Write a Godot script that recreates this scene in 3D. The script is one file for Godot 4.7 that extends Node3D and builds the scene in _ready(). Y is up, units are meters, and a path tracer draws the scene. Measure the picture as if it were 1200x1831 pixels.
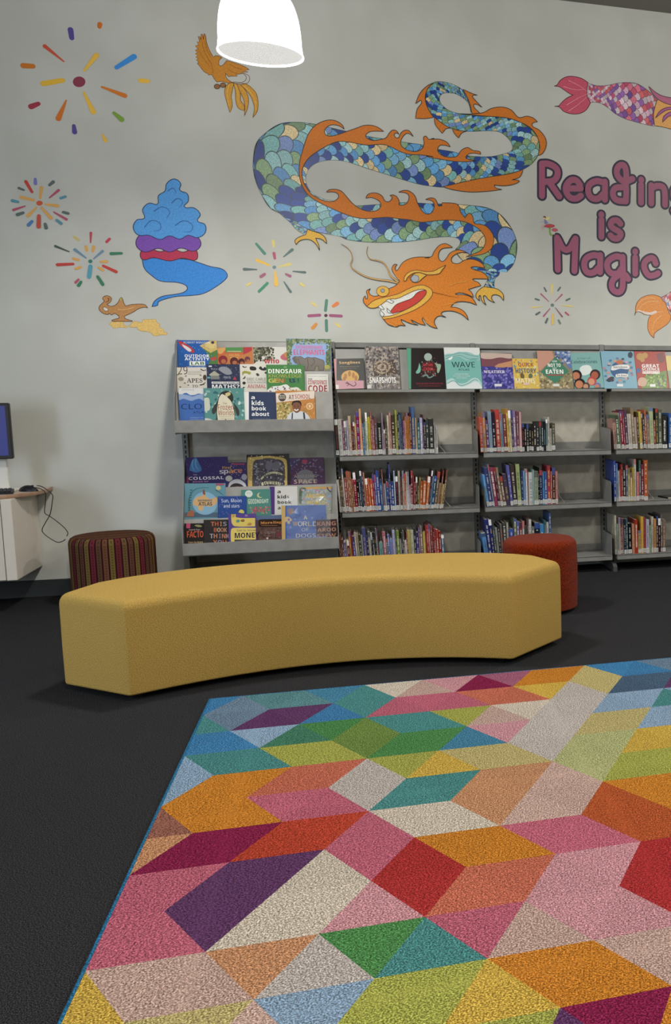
extends Node3D
# A corner of a library: painted wall, shelving with books, a curved bench, two stools, a patterned rug and a desk.

const EYE := Vector3(0.9938, 1.2973, 7.146)
const FOCAL := 1796.06
const AXIS := Vector2(1220.8, 916.7)
const WALL := -0.04
const BAY := 0.92
var turn := Basis.from_euler(Vector3(-0.1239, -0.3211, -0.003))
var taken := {}
var mats := {}
var fonts := {}
var gain := 1.0
var dull := 0.0


# ---------------------------------------------------------------- mesh collecting
class Mb:
	var v := PackedVector3Array()
	var n := PackedVector3Array()
	var c := PackedColorArray()

	static func ears(q: PackedVector2Array) -> PackedInt32Array:
		var big := PackedVector2Array()
		for p in q:
			big.append(p * 2000.0)
		return Geometry2D.triangulate_polygon(big)

	func tri(a: Vector3, b: Vector3, d: Vector3, col: Color) -> void:
		var f := (b - a).cross(d - a).normalized()
		v.append(a); v.append(d); v.append(b)
		for k in 3:
			n.append(f); c.append(col)

	func smooth_tri(a: Vector3, b: Vector3, d: Vector3, na: Vector3, nb: Vector3, nd: Vector3, col: Color) -> void:
		v.append(a); v.append(d); v.append(b)
		n.append(na); n.append(nd); n.append(nb)
		for k in 3:
			c.append(col)

	func quad(a: Vector3, b: Vector3, d: Vector3, e: Vector3, col: Color) -> void:
		tri(a, b, d, col)
		tri(a, d, e, col)

	# a box with its long edges taken off by ch
	func box(lo: Vector3, hi: Vector3, col: Color, ch := 0.0) -> void:
		if ch <= 0.0:
			var p := []
			for k in 8:
				p.append(Vector3(hi.x if k & 1 else lo.x, hi.y if k & 2 else lo.y, hi.z if k & 4 else lo.z))
			quad(p[4], p[5], p[7], p[6], col)
			quad(p[1], p[0], p[2], p[3], col)
			quad(p[0], p[4], p[6], p[2], col)
			quad(p[5], p[1], p[3], p[7], col)
			quad(p[6], p[7], p[3], p[2], col)
			quad(p[0], p[1], p[5], p[4], col)
			return
		var mid := (lo + hi) * 0.5
		var h := (hi - lo) * 0.5
		ch = minf(ch, minf(h.x, minf(h.y, h.z)) * 0.6)
		var at := func(sx: float, sy: float, sz: float, axis: int) -> Vector3:
			var q := Vector3(sx * (h.x - ch), sy * (h.y - ch), sz * (h.z - ch))
			q[axis] = [sx, sy, sz][axis] * h[axis]
			return mid + q
		for axis in 3:
			var b := (axis + 1) % 3
			var d := (axis + 2) % 3
			for s in [-1.0, 1.0]:
				var q := []
				for k in [[-1.0, -1.0], [1.0, -1.0], [1.0, 1.0], [-1.0, 1.0]]:
					var e := Vector3.ZERO
					e[axis] = s; e[b] = k[0]; e[d] = k[1]
					q.append(at.call(e.x, e.y, e.z, axis))
				if s > 0: quad(q[0], q[1], q[2], q[3], col)
				else: quad(q[3], q[2], q[1], q[0], col)
			for sb in [-1.0, 1.0]:
				for sd in [-1.0, 1.0]:
					var e0 := Vector3.ZERO
					e0[b] = sb; e0[d] = sd
					var e1 := e0
					e0[axis] = -1.0; e1[axis] = 1.0
					var q0: Vector3 = at.call(e0.x, e0.y, e0.z, b)
					var q1: Vector3 = at.call(e1.x, e1.y, e1.z, b)
					var q2: Vector3 = at.call(e1.x, e1.y, e1.z, d)
					var q3: Vector3 = at.call(e0.x, e0.y, e0.z, d)
					if sb * sd > 0: quad(q0, q3, q2, q1, col)
					else: quad(q0, q1, q2, q3, col)
		for sx in [-1.0, 1.0]:
			for sy in [-1.0, 1.0]:
				for sz in [-1.0, 1.0]:
					var q0: Vector3 = at.call(sx, sy, sz, 0)
					var q1: Vector3 = at.call(sx, sy, sz, 1)
					var q2: Vector3 = at.call(sx, sy, sz, 2)
					if sx * sy * sz > 0: tri(q0, q1, q2, col)
					else: tri(q0, q2, q1, col)

	# rings of points joined into a smooth skin; the rings run counter-clockwise seen from the end
	func loft(rings: Array, closed: bool, col: Color, pick = null) -> void:
		var m: int = rings[0].size()
		var norms := []
		for i in rings.size():
			var row := PackedVector3Array()
			for k in m:
				var a: Vector3 = rings[i][(k + m - 1) % m] if closed or k > 0 else rings[i][k]
				var b: Vector3 = rings[i][(k + 1) % m] if closed or k < m - 1 else rings[i][k]
				var d: Vector3 = rings[maxi(i - 1, 0)][k]
				var e: Vector3 = rings[mini(i + 1, rings.size() - 1)][k]
				row.append((b - a).cross(e - d).normalized())
			norms.append(row)
		for i in rings.size() - 1:
			for k in (m if closed else m - 1):
				var l := (k + 1) % m
				var t: Color = pick.call(i, k) if pick != null else col
				smooth_tri(rings[i][k], rings[i][l], rings[i + 1][l], norms[i][k], norms[i][l], norms[i + 1][l], t)
				smooth_tri(rings[i][k], rings[i + 1][l], rings[i + 1][k], norms[i][k], norms[i + 1][l], norms[i + 1][k], t)

	# flat lid over a ring lying level (xz)
	func lid(ring: PackedVector3Array, up: bool, col: Color) -> void:
		var flat := PackedVector2Array()
		for p in ring:
			flat.append(Vector2(p.x, p.z))
		var ix := Mb.ears(flat)
		for k in range(0, ix.size(), 3):
			var a := ring[ix[k]]
			var b := ring[ix[k + 1]]
			var d := ring[ix[k + 2]]
			if ((b - a).cross(d - a).y > 0) == up: tri(a, b, d, col)
			else: tri(a, d, b, col)

	func tube(path: PackedVector3Array, r: float, col: Color, sides := 8) -> void:
		var rings := []
		var side := Vector3.ZERO
		for i in path.size():
			var d := (path[mini(i + 1, path.size() - 1)] - path[maxi(i - 1, 0)]).normalized()
			if side == Vector3.ZERO:
				side = d.cross(Vector3.UP if absf(d.y) < 0.9 else Vector3.RIGHT).normalized()
			side = (side - d * side.dot(d)).normalized()
			var other := d.cross(side)
			var ring := PackedVector3Array()
			for k in sides:
				var a := TAU * k / sides
				ring.append(path[i] + (side * cos(a) + other * sin(a)) * r)
			rings.append(ring)
		loft(rings, true, col)
		for e in [0, path.size() - 1]:
			for k in range(1, sides - 1):
				if e == 0: tri(rings[0][0], rings[0][k + 1], rings[0][k], col)
				else: tri(rings[e][0], rings[e][k], rings[e][k + 1], col)

	# a profile of (radius, height) turned round the y axis
	func lathe(profile: PackedVector2Array, sides: int, col: Color, pick = null) -> void:
		var rings := []
		for p in profile:
			var ring := PackedVector3Array()
			for k in sides:
				var a := -TAU * k / sides
				ring.append(Vector3(cos(a) * p.x, p.y, sin(a) * p.x))
			rings.append(ring)
		loft(rings, true, col, pick)

	# an outline in (a, b) given thickness: extruded along x, y or z
	func slab(outline: PackedVector2Array, axis: int, lo: float, hi: float, col: Color) -> void:
		var ix := Mb.ears(outline)
		var put := func(p: Vector2, w: float) -> Vector3:
			return Vector3(w, p.x, p.y) if axis == 0 else Vector3(p.y, w, p.x) if axis == 1 else Vector3(p.x, p.y, w)
		for k in range(0, ix.size(), 3):
			var a := outline[ix[k]]
			var b := outline[ix[k + 1]]
			var d := outline[ix[k + 2]]
			if (b - a).cross(d - a) < 0:
				var t := b
				b = d
				d = t
			tri(put.call(a, hi), put.call(b, hi), put.call(d, hi), col)
			tri(put.call(a, lo), put.call(d, lo), put.call(b, lo), col)
		var ccw := not Geometry2D.is_polygon_clockwise(outline)
		for k in outline.size():
			var a := outline[k]
			var b := outline[(k + 1) % outline.size()]
			if ccw: quad(put.call(a, lo), put.call(b, lo), put.call(b, hi), put.call(a, hi), col)
			else: quad(put.call(b, lo), put.call(a, lo), put.call(a, hi), put.call(b, hi), col)

	func mesh() -> ArrayMesh:
		var arrays := []
		arrays.resize(Mesh.ARRAY_MAX)
		arrays[Mesh.ARRAY_VERTEX] = v
		arrays[Mesh.ARRAY_NORMAL] = n
		arrays[Mesh.ARRAY_COLOR] = c
		var m := ArrayMesh.new()
		m.add_surface_from_arrays(Mesh.PRIMITIVE_TRIANGLES, arrays)
		return m


# ---------------------------------------------------------------- flat art laid on a wall or a cover, in the surface's own plane
class Art:
	var main: Node
	var node: Node3D
	var frame: Transform3D
	var mb: Mb
	var called := ""
	var mat := "paper"
	var depth := 0.0004
	var step := 0.0002
	var origin := Vector2.ZERO
	var zoom := 1.0
	var clip := PackedVector2Array()
	var rng := RandomNumberGenerator.new()

	func crop(x: float, y: float, s: float) -> void:
		origin = Vector2(x, y)
		zoom = s

	func begin(part: String, material := "paper") -> void:
		done()
		called = part
		mat = material
		mb = Mb.new()

	func done() -> void:
		if mb and mb.v.size():
			main.obj(called, mb.mesh(), mat, node)
		mb = null

	func at(x: float, y: float) -> Vector2:
		var p: Vector3 = main.on_plane(origin.x + x / zoom, origin.y + y / zoom, frame.origin, frame.basis.z)
		var q := frame.affine_inverse() * p
		return Vector2(q.x, q.y)

	func px() -> float:   # metres that one pixel of the photograph measures here
		return 0.0039

	func path(text: String, closed := true, sub := 5) -> PackedVector2Array:
		var p := PackedVector2Array()
		var hard := []
		for w in text.split(" ", false):
			var xy := w.trim_suffix("!").split(",")
			p.append(at(float(xy[0]), float(xy[1])))
			hard.append(w.ends_with("!"))
		return bend(p, hard, closed, sub)

	func bend(p: PackedVector2Array, hard: Array, closed: bool, sub: int) -> PackedVector2Array:
		var out := PackedVector2Array()
		var m := p.size()
		for i in (m if closed else m - 1):
			var a := p[i]
			var b := p[(i + 1) % m]
			var len := a.distance_to(b)
			var ta := (b - a).normalized()
			var tb := ta
			if not hard[i] and (closed or i > 0):
				ta = (b - p[(i + m - 1) % m]).normalized()
			if not hard[(i + 1) % m] and (closed or i + 2 < m):
				tb = (p[(i + 2) % m] - a).normalized()
			if hard[i] and hard[(i + 1) % m]:
				out.append(a)
				continue
			for k in sub:
				var t := float(k) / sub
				var t2 := t * t
				var t3 := t2 * t
				out.append(a * (2 * t3 - 3 * t2 + 1) + ta * len * (t3 - 2 * t2 + t) + b * (3 * t2 - 2 * t3) + tb * len * (t3 - t2))
		if not closed:
			out.append(p[m - 1])
		return out

	func put(q: PackedVector2Array, col: Color) -> void:
		var polys := [q]
		if clip.size():
			polys = []
			for one: PackedVector2Array in Geometry2D.intersect_polygons(sized(q, 1000.0), sized(clip, 1000.0)):
				polys.append(sized(one, 0.001))
		for one: PackedVector2Array in polys:
			flat(one, col)

	func sized(q: PackedVector2Array, k: float) -> PackedVector2Array:
		var out := PackedVector2Array()
		for p in q:
			out.append(p * k)
		return out

	func flat(given: PackedVector2Array, col: Color) -> void:
		var q := PackedVector2Array()
		for p in given:
			if q.is_empty() or p.distance_to(q[q.size() - 1]) > 2e-5:
				q.append(p)
		if q.size() > 2 and q[0].distance_to(q[q.size() - 1]) < 2e-5:
			q.resize(q.size() - 1)
		if q.size() < 3:
			return
		var ix := Mb.ears(q)
		if ix.is_empty():
			if Geometry2D.is_polygon_clockwise(q):
				q.reverse()
			for one in Geometry2D.offset_polygon(sized(q, 1000.0), 0.05):
				if not Geometry2D.is_polygon_clockwise(one):
					var part := sized(one, 0.001)
					var jx := Mb.ears(part)
					tris(part, jx, col)
			return
		tris(q, ix, col)

	func tris(q: PackedVector2Array, ix: PackedInt32Array, col: Color) -> void:
		for k in range(0, ix.size(), 3):
			var a := q[ix[k]]
			var b := q[ix[k + 1]]
			var d := q[ix[k + 2]]
			if (b - a).cross(d - a) < 0:
				var t := b
				b = d
				d = t
			mb.tri(Vector3(a.x, a.y, depth), Vector3(b.x, b.y, depth), Vector3(d.x, d.y, depth), col)

	func fill(text: String, hex: String, rim := "", w := 1.2) -> void:
		var q := path(text)
		put(q, main.ink(hex))
		depth += step
		if rim != "":
			q.append(q[0])
			ribbon(q, w, w, main.ink(rim))

	func line(text: String, w0: float, w1: float, hex: String) -> void:
		ribbon(path(text, false), w0, w1, main.ink(hex))

	# a line whose width runs from w0 to w1 pixels
	func ribbon(q: PackedVector2Array, w0: float, w1: float, col: Color) -> void:
		var m := q.size()
		var l := PackedVector3Array()
		var r := PackedVector3Array()
		var loop := q[0].distance_to(q[m - 1]) < 1e-6
		for i in m:
			var a := q[i - 1] if i > 0 else (q[m - 2] if loop else q[0])
			var b := q[i + 1] if i < m - 1 else (q[1] if loop else q[i])
			var d := (b - a).normalized().orthogonal() * lerpf(w0, w1, float(i) / (m - 1)) * 0.5 * px()
			l.append(Vector3(q[i].x + d.x, q[i].y + d.y, depth))
			r.append(Vector3(q[i].x - d.x, q[i].y - d.y, depth))
		for i in m - 1:
			if (l[i + 1] - r[i]).cross(l[i] - r[i]).z > 0: mb.quad(r[i], r[i + 1], l[i + 1], l[i], col)
			else: mb.quad(l[i], l[i + 1], r[i + 1], r[i], col)
		depth += step

	# a thick round-ended stroke: one clean outline
	func brush(text: String, w: float, hex: String, closed := false) -> void:
		var q := path(text, closed)
		var r := w * 0.5 * px() * 1000.0
		var big := sized(q, 1000.0)
		var outer := []
		var holes := []
		for one: PackedVector2Array in (Geometry2D.offset_polygon(big, r, Geometry2D.JOIN_ROUND) if closed else Geometry2D.offset_polyline(big, r, Geometry2D.JOIN_ROUND, Geometry2D.END_ROUND)):
			if Geometry2D.is_polygon_clockwise(one): holes.append(one)
			else: outer.append(one)
		for one: PackedVector2Array in outer:
			for h: PackedVector2Array in holes:
				if Geometry2D.is_point_in_polygon(h[0], one):
					one = bridged(one, h)
			put(sized(one, 0.001), main.ink(hex))
		depth += step

	# an outline with a hole, cut open along the shortest way between the two
	func bridged(a: PackedVector2Array, h: PackedVector2Array) -> PackedVector2Array:
		var best := 1e9
		var i0 := 0
		var k0 := 0
		for i in a.size():
			for k in h.size():
				var d := a[i].distance_squared_to(h[k])
				if d < best:
					best = d
					i0 = i
					k0 = k
		var out := PackedVector2Array()
		for i in a.size() + 1:
			out.append(a[(i0 + i) % a.size()])
		var s := (a[i0] - h[k0]).normalized().orthogonal() * 0.03
		out[out.size() - 1] = a[i0] + s
		for k in h.size() + 1:
			out.append(h[(k0 + k) % h.size()] + (s if k == 0 else Vector2.ZERO))
		return out

	# a round-ended dab, wider at one end
	func dab(x0: float, y0: float, x1: float, y1: float, w0: float, w1: float, hex: String) -> void:
		var a := at(x0, y0)
		var b := at(x1, y1)
		var d := (b - a).normalized()
		var s := d.orthogonal()
		var q := PackedVector2Array()
		for k in 7:
			var t := PI * k / 6.0
			q.append(a + (s * cos(t) - d * sin(t)) * w0 * 0.5 * px())
		for k in 7:
			var t := PI * k / 6.0
			q.append(b + (-s * cos(t) + d * sin(t)) * w1 * 0.5 * px())
		flat(q, main.ink(hex))
		depth += step

	func oval(x: float, y: float, rx: float, ry: float, hex: String, rim := "") -> void:
		var q := PackedVector2Array()
		for k in 24:
			q.append(at(x + rx * cos(TAU * k / 24), y - ry * sin(TAU * k / 24)))
		put(q, main.ink(hex))
		depth += step
		if rim != "":
			q.append(q[0])
			ribbon(q, 1.0, 1.0, main.ink(rim))

	func rect(x0: float, y0: float, x1: float, y1: float, hex: String) -> void:
		put(PackedVector2Array([at(x0, y1), at(x1, y1), at(x1, y0), at(x0, y0)]), main.ink(hex))
		depth += step

	func specks(count: int, x0: float, y0: float, x1: float, y1: float, size: float, hexes: Array, seed := 1) -> void:
		rng.seed = seed
		for k in count:
			var x := rng.randf_range(x0, x1)
			var y := rng.randf_range(y0, y1)
			var q := PackedVector2Array()
			var turn := rng.randf() * TAU
			for e in 5:
				var r := size * rng.randf_range(0.5, 1.0)
				q.append(at(x + r * cos(turn + TAU * e / 5), y - r * sin(turn + TAU * e / 5)))
			put(q, main.ink(hexes[rng.randi() % hexes.size()]))
			depth += step * 0.02
		depth += step

	func text(words: String, x0: float, y0: float, x1: float, y1: float, hex: String, font := "sans") -> void:
		var a := at(x0, y1)
		var b := at(x1, y0)
		main.letters(mb, words, font, Vector3(a.x, a.y, depth), Vector2(b.x - a.x, b.y - a.y), main.ink(hex))
		depth += step


# ---------------------------------------------------------------- small helpers
func ray(x: float, y: float) -> Vector3:
	return turn * Vector3((x - AXIS.x) / FOCAL, (AXIS.y - y) / FOCAL, -1.0)


func on_plane(x: float, y: float, o: Vector3, normal: Vector3) -> Vector3:
	var d := ray(x, y)
	return EYE + d * ((o - EYE).dot(normal) / d.dot(normal))


func on_z(x: float, y: float, z: float) -> Vector3:
	return on_plane(x, y, Vector3(0, 0, z), Vector3.BACK)


func on_y(x: float, y: float, h: float) -> Vector3:
	return on_plane(x, y, Vector3(0, h, 0), Vector3.UP)


func lin(hex: String) -> Color:
	return Color(hex).srgb_to_linear()


func muted(c: Color, k: float) -> Color:
	return c.lerp(Color(c.get_luminance(), c.get_luminance(), c.get_luminance()), k)


func ink(hex: String) -> Color:   # printed and painted colours
	var k := muted(Color(hex).srgb_to_linear() * gain, dull)
	return Color(minf(k.r, 0.86), minf(k.g, 0.86), minf(k.b, 0.86))


func numbered(called: String, parent: Node) -> String:
	var key := str(parent.get_instance_id()) + called
	var k: int = taken.get(key, 0)
	taken[key] = k + 1
	return called if k == 0 else "%s_%03d" % [called, k]


func obj(called: String, mesh: Mesh, mat: String, parent: Node = self) -> MeshInstance3D:
	var o := MeshInstance3D.new()
	o.mesh = mesh
	o.material_override = mats[mat]
	o.name = numbered(called, parent)
	parent.add_child(o, true)
	return o


func thing(called: String, label: String, category: String, at := Vector3.ZERO, group := "") -> Node3D:
	var o := Node3D.new()
	o.name = numbered(called, self)
	add_child(o, true)
	o.position = at
	o.set_meta("label", label)
	o.set_meta("category", category)
	if group != "":
		o.set_meta("group", group)
	return o


func struct(called: String, mb: Mb, mat: String) -> MeshInstance3D:
	var o := obj(called, mb.mesh(), mat)
	o.set_meta("kind", "structure")
	return o


func letters(mb: Mb, words: String, font: String, at: Vector3, size: Vector2, col: Color) -> void:
	var t := TextMesh.new()
	t.text = words
	t.font = fonts[font]
	t.font_size = 32
	t.pixel_size = 0.01
	t.depth = 0.0
	t.curve_step = 2.0
	var arrays := t.get_mesh_arrays()
	var v: PackedVector3Array = arrays[Mesh.ARRAY_VERTEX]
	var ix: PackedInt32Array = arrays[Mesh.ARRAY_INDEX] if arrays[Mesh.ARRAY_INDEX] else PackedInt32Array(range(v.size()))
	var lo := Vector2(1e9, 1e9)
	var hi := -lo
	for p in v:
		lo = lo.min(Vector2(p.x, p.y))
		hi = hi.max(Vector2(p.x, p.y))
	var k := size / (hi - lo)
	for e in range(0, ix.size(), 3):
		var q := []
		for f in 3:
			var p := v[ix[e + f]]
			q.append(at + Vector3((p.x - lo.x) * k.x, (p.y - lo.y) * k.y, 0))
		if (q[1] - q[0]).cross(q[2] - q[0]).z > 0: mb.tri(q[0], q[1], q[2], col)
		else: mb.tri(q[0], q[2], q[1], col)


func noise_tex(freq: float, lo: Color, hi: Color, seed: int, size := 512, kind := FastNoiseLite.TYPE_SIMPLEX_SMOOTH, octaves := 3) -> NoiseTexture2D:
	var f := FastNoiseLite.new()
	f.noise_type = kind
	f.frequency = freq
	f.fractal_octaves = octaves
	f.seed = seed
	var g := Gradient.new()
	g.set_color(0, lo)
	g.set_color(1, hi)
	g.set_offset(0, 0.25)
	g.set_offset(1, 0.75)
	var t := NoiseTexture2D.new()
	t.width = size
	t.height = size
	t.seamless = true
	t.noise = f
	t.color_ramp = g
	return t


func make_material(called: String, rough: float, metal := 0.0, tex: Texture2D = null, scale := 1.0, bump: Texture2D = null, bump_scale := 1.0) -> StandardMaterial3D:
	var m := StandardMaterial3D.new()
	m.vertex_color_use_as_albedo = true
	m.roughness = rough
	m.metallic = metal
	if tex:
		m.albedo_texture = tex
	if bump:
		m.normal_enabled = true
		m.normal_texture = bump
		m.normal_scale = bump_scale
	if tex or bump:
		m.uv1_triplanar = true
		m.uv1_world_triplanar = true
		m.uv1_scale = Vector3.ONE * scale
	mats[called] = m
	return m


func bump_tex(freq: float, seed: int, strength := 4.0, size := 512) -> NoiseTexture2D:
	var t := noise_tex(freq, Color.BLACK, Color.WHITE, seed, size)
	t.color_ramp = null
	t.as_normal_map = true
	t.bump_strength = strength
	return t


func mural(called: String, label: String, category: String, x: float, y: float, group := "") -> Art:
	var p := on_z(x, y, WALL)
	var a := Art.new()
	a.main = self
	a.node = thing(called, label, category, p, group)
	a.frame = a.node.transform
	return a


const WIN_Z0 := 3.0
const WIN_Z1 := 4.2


func make_materials() -> void:
	fonts.sans = SystemFont.new()
	fonts.sans.font_names = PackedStringArray(["Droid Sans"])
	fonts.sans.font_weight = 700
	fonts.thin = SystemFont.new()
	fonts.thin.font_names = PackedStringArray(["Droid Sans"])
	fonts.serif = SystemFont.new()
	fonts.serif.font_names = PackedStringArray(["Droid Serif"])
	fonts.serif.font_weight = 700
	make_material("paint", 0.75, 0.0, noise_tex(0.006, Color(0.965, 0.965, 0.96), Color.WHITE, 3), 0.5)
	make_material("plain", 0.6)
	make_material("paper", 0.5)
	make_material("gloss", 0.36).metallic_specular = 0.3
	make_material("film", 0.08).clearcoat = 1.0
	make_material("steel", 0.42, 0.0, noise_tex(0.02, Color(0.94, 0.94, 0.94), Color.WHITE, 5), 1.2)
	make_material("dark_plastic", 0.45)
	make_material("foil", 0.3, 0.75)
	make_material("pencil", 0.6, 0.0, noise_tex(0.05, Color(0.91, 0.91, 0.9), Color.WHITE, 21, 512, FastNoiseLite.TYPE_SIMPLEX_SMOOTH, 4), 3.0)
	make_material("shiny_pencil", 0.42, 0.0, noise_tex(0.03, Color(0.8, 0.83, 0.86), Color.WHITE, 23, 512, FastNoiseLite.TYPE_SIMPLEX_SMOOTH, 4), 5.0)
	var carpet := make_material("carpet", 1.0, 0.0, noise_tex(0.2, Color(0.3, 0.3, 0.31), Color.WHITE, 7, 1024), 1.2, bump_tex(0.2, 9, 4.0), 0.7)
	carpet.metallic_specular = 0.15
	var pile := make_material("pile", 1.0, 0.0, noise_tex(0.18, Color(0.56, 0.53, 0.51), Color.WHITE, 11, 1024, FastNoiseLite.TYPE_SIMPLEX_SMOOTH, 2), 0.9, bump_tex(0.16, 12, 8.0), 0.9)
	pile.metallic_specular = 0.1
	var weave := make_material("weave", 0.95, 0.0, noise_tex(0.25, Color(0.62, 0.56, 0.44), Color.WHITE, 13, 1024), 1.2, bump_tex(0.25, 14, 3.0), 0.45)
	weave.metallic_specular = 0.15
	var velvet := make_material("velvet", 0.9, 0.0, noise_tex(0.05, Color(0.7, 0.66, 0.62), Color.WHITE, 15), 2.0, bump_tex(0.12, 16, 5.0), 2.0)
	velvet.uv1_scale = Vector3(7.0, 0.8, 7.0)
	velvet.rim_enabled = true
	velvet.rim = 0.15
	velvet.rim_tint = 0.6
	velvet.metallic_specular = 0.15
	var stripes := make_material("striped", 0.95, 0.0, noise_tex(0.3, Color(0.75, 0.75, 0.75), Color.WHITE, 17), 2.0)
	stripes.metallic_specular = 0.15
	make_material("veneer", 0.5, 0.0, noise_tex(0.03, Color(0.85, 0.8, 0.75), Color.WHITE, 19), 1.0)
	var glow := make_material("screen", 0.3)
	glow.vertex_color_use_as_albedo = false
	glow.albedo_color = Color(0.1, 0.1, 0.2)
	glow.emission_enabled = true
	glow.emission = Color(0.23, 0.26, 0.55)
	glow.emission_energy_multiplier = 0.6
	var ink_glow := make_material("screen_mark", 0.3)
	ink_glow.vertex_color_use_as_albedo = false
	ink_glow.albedo_color = Color(0.08, 0.08, 0.16)
	ink_glow.emission_enabled = true
	ink_glow.emission = Color(0.08, 0.09, 0.22)
	ink_glow.emission_energy_multiplier = 0.5
	for e in [["shade", 2.2], ["shade_skirt", 1.6], ["shade_liner", 1.2], ["bulb", 6.0]]:
		var m := make_material(e[0], 0.25)
		m.vertex_color_use_as_albedo = false
		m.albedo_color = Color(0.02, 0.02, 0.02) if e[0] == "shade_liner" else Color(0.9, 0.91, 0.92)
		m.emission_enabled = true
		m.emission = Color(1.0, 0.99, 0.96)
		m.emission_energy_multiplier = e[1]
		if e[0] == "shade_liner":      # moulded prisms
			m.emission_texture = noise_tex(0.14, Color(0.55, 0.55, 0.56), Color.WHITE, 41, 512)
			m.metallic_specular = 0.0
			m.roughness = 1.0
			m.emission_operator = BaseMaterial3D.EMISSION_OP_MULTIPLY
			m.uv1_triplanar = true
			m.uv1_scale = Vector3.ONE * 6.0


func make_room() -> void:
	var white := lin("c5c6c0")
	var mb := Mb.new()
	mb.box(Vector3(-3.2, 0, WALL - 0.15), Vector3(8.2, 4.1, WALL), white)
	struct("wall_back", mb, "paint")
	mb = Mb.new()
	mb.box(Vector3(-3.35, 0, WALL - 0.15), Vector3(-3.2, 4.1, WIN_Z0), white)
	mb.box(Vector3(-3.35, 0, WIN_Z1), Vector3(-3.2, 4.1, 11.2), white)
	mb.box(Vector3(-3.35, 0, WIN_Z0), Vector3(-3.2, 0.35, WIN_Z1), white)
	mb.box(Vector3(-3.35, 2.2, WIN_Z0), Vector3(-3.2, 4.1, WIN_Z1), white)
	struct("wall_left", mb, "paint")
	mb = Mb.new()
	for b in [[WIN_Z0, WIN_Z0 + 0.05, 0.35, 2.2], [WIN_Z1 - 0.05, WIN_Z1, 0.35, 2.2], [WIN_Z0, WIN_Z1, 0.35, 0.4], [WIN_Z0, WIN_Z1, 2.15, 2.2]]:
		mb.box(Vector3(-3.3, b[2], b[0]), Vector3(-3.24, b[3], b[1]), lin("d0d0cc"), 0.004)
	var frame := struct("window_1", mb, "plain")
	mb = Mb.new()
	mb.box(Vector3(-3.272, 0.4, WIN_Z0 + 0.05), Vector3(-3.268, 2.15, WIN_Z1 - 0.05), Color.WHITE)
	obj("pane", mb.mesh(), "clear_film", frame)
	mb = Mb.new()
	mb.box(Vector3(8.2, 0, WALL - 0.15), Vector3(8.35, 4.1, 11.2), white)
	struct("wall_right", mb, "paint")
	mb = Mb.new()
	mb.box(Vector3(-3.35, 0, 11.2), Vector3(8.35, 4.1, 11.35), white)
	struct("wall_front", mb, "paint")
	mb = Mb.new()
	mb.box(Vector3(-3.35, 3.945, WALL - 0.15), Vector3(8.35, 4.1, 11.35), lin("6a655f"))
	struct("ceiling", mb, "plain")
	mb = Mb.new()
	mb.box(Vector3(-3.35, -0.12, WALL - 0.15), Vector3(8.35, 0, 11.35), lin("464648"))
	struct("floor", mb, "carpet")
	mb = Mb.new()
	mb.box(Vector3(-3.2, 0, WALL), Vector3(-0.05, 0.108, WALL + 0.012), lin("2a2b2b"), 0.003)
	struct("baseboard_back", mb, "dark_plastic")


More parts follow.
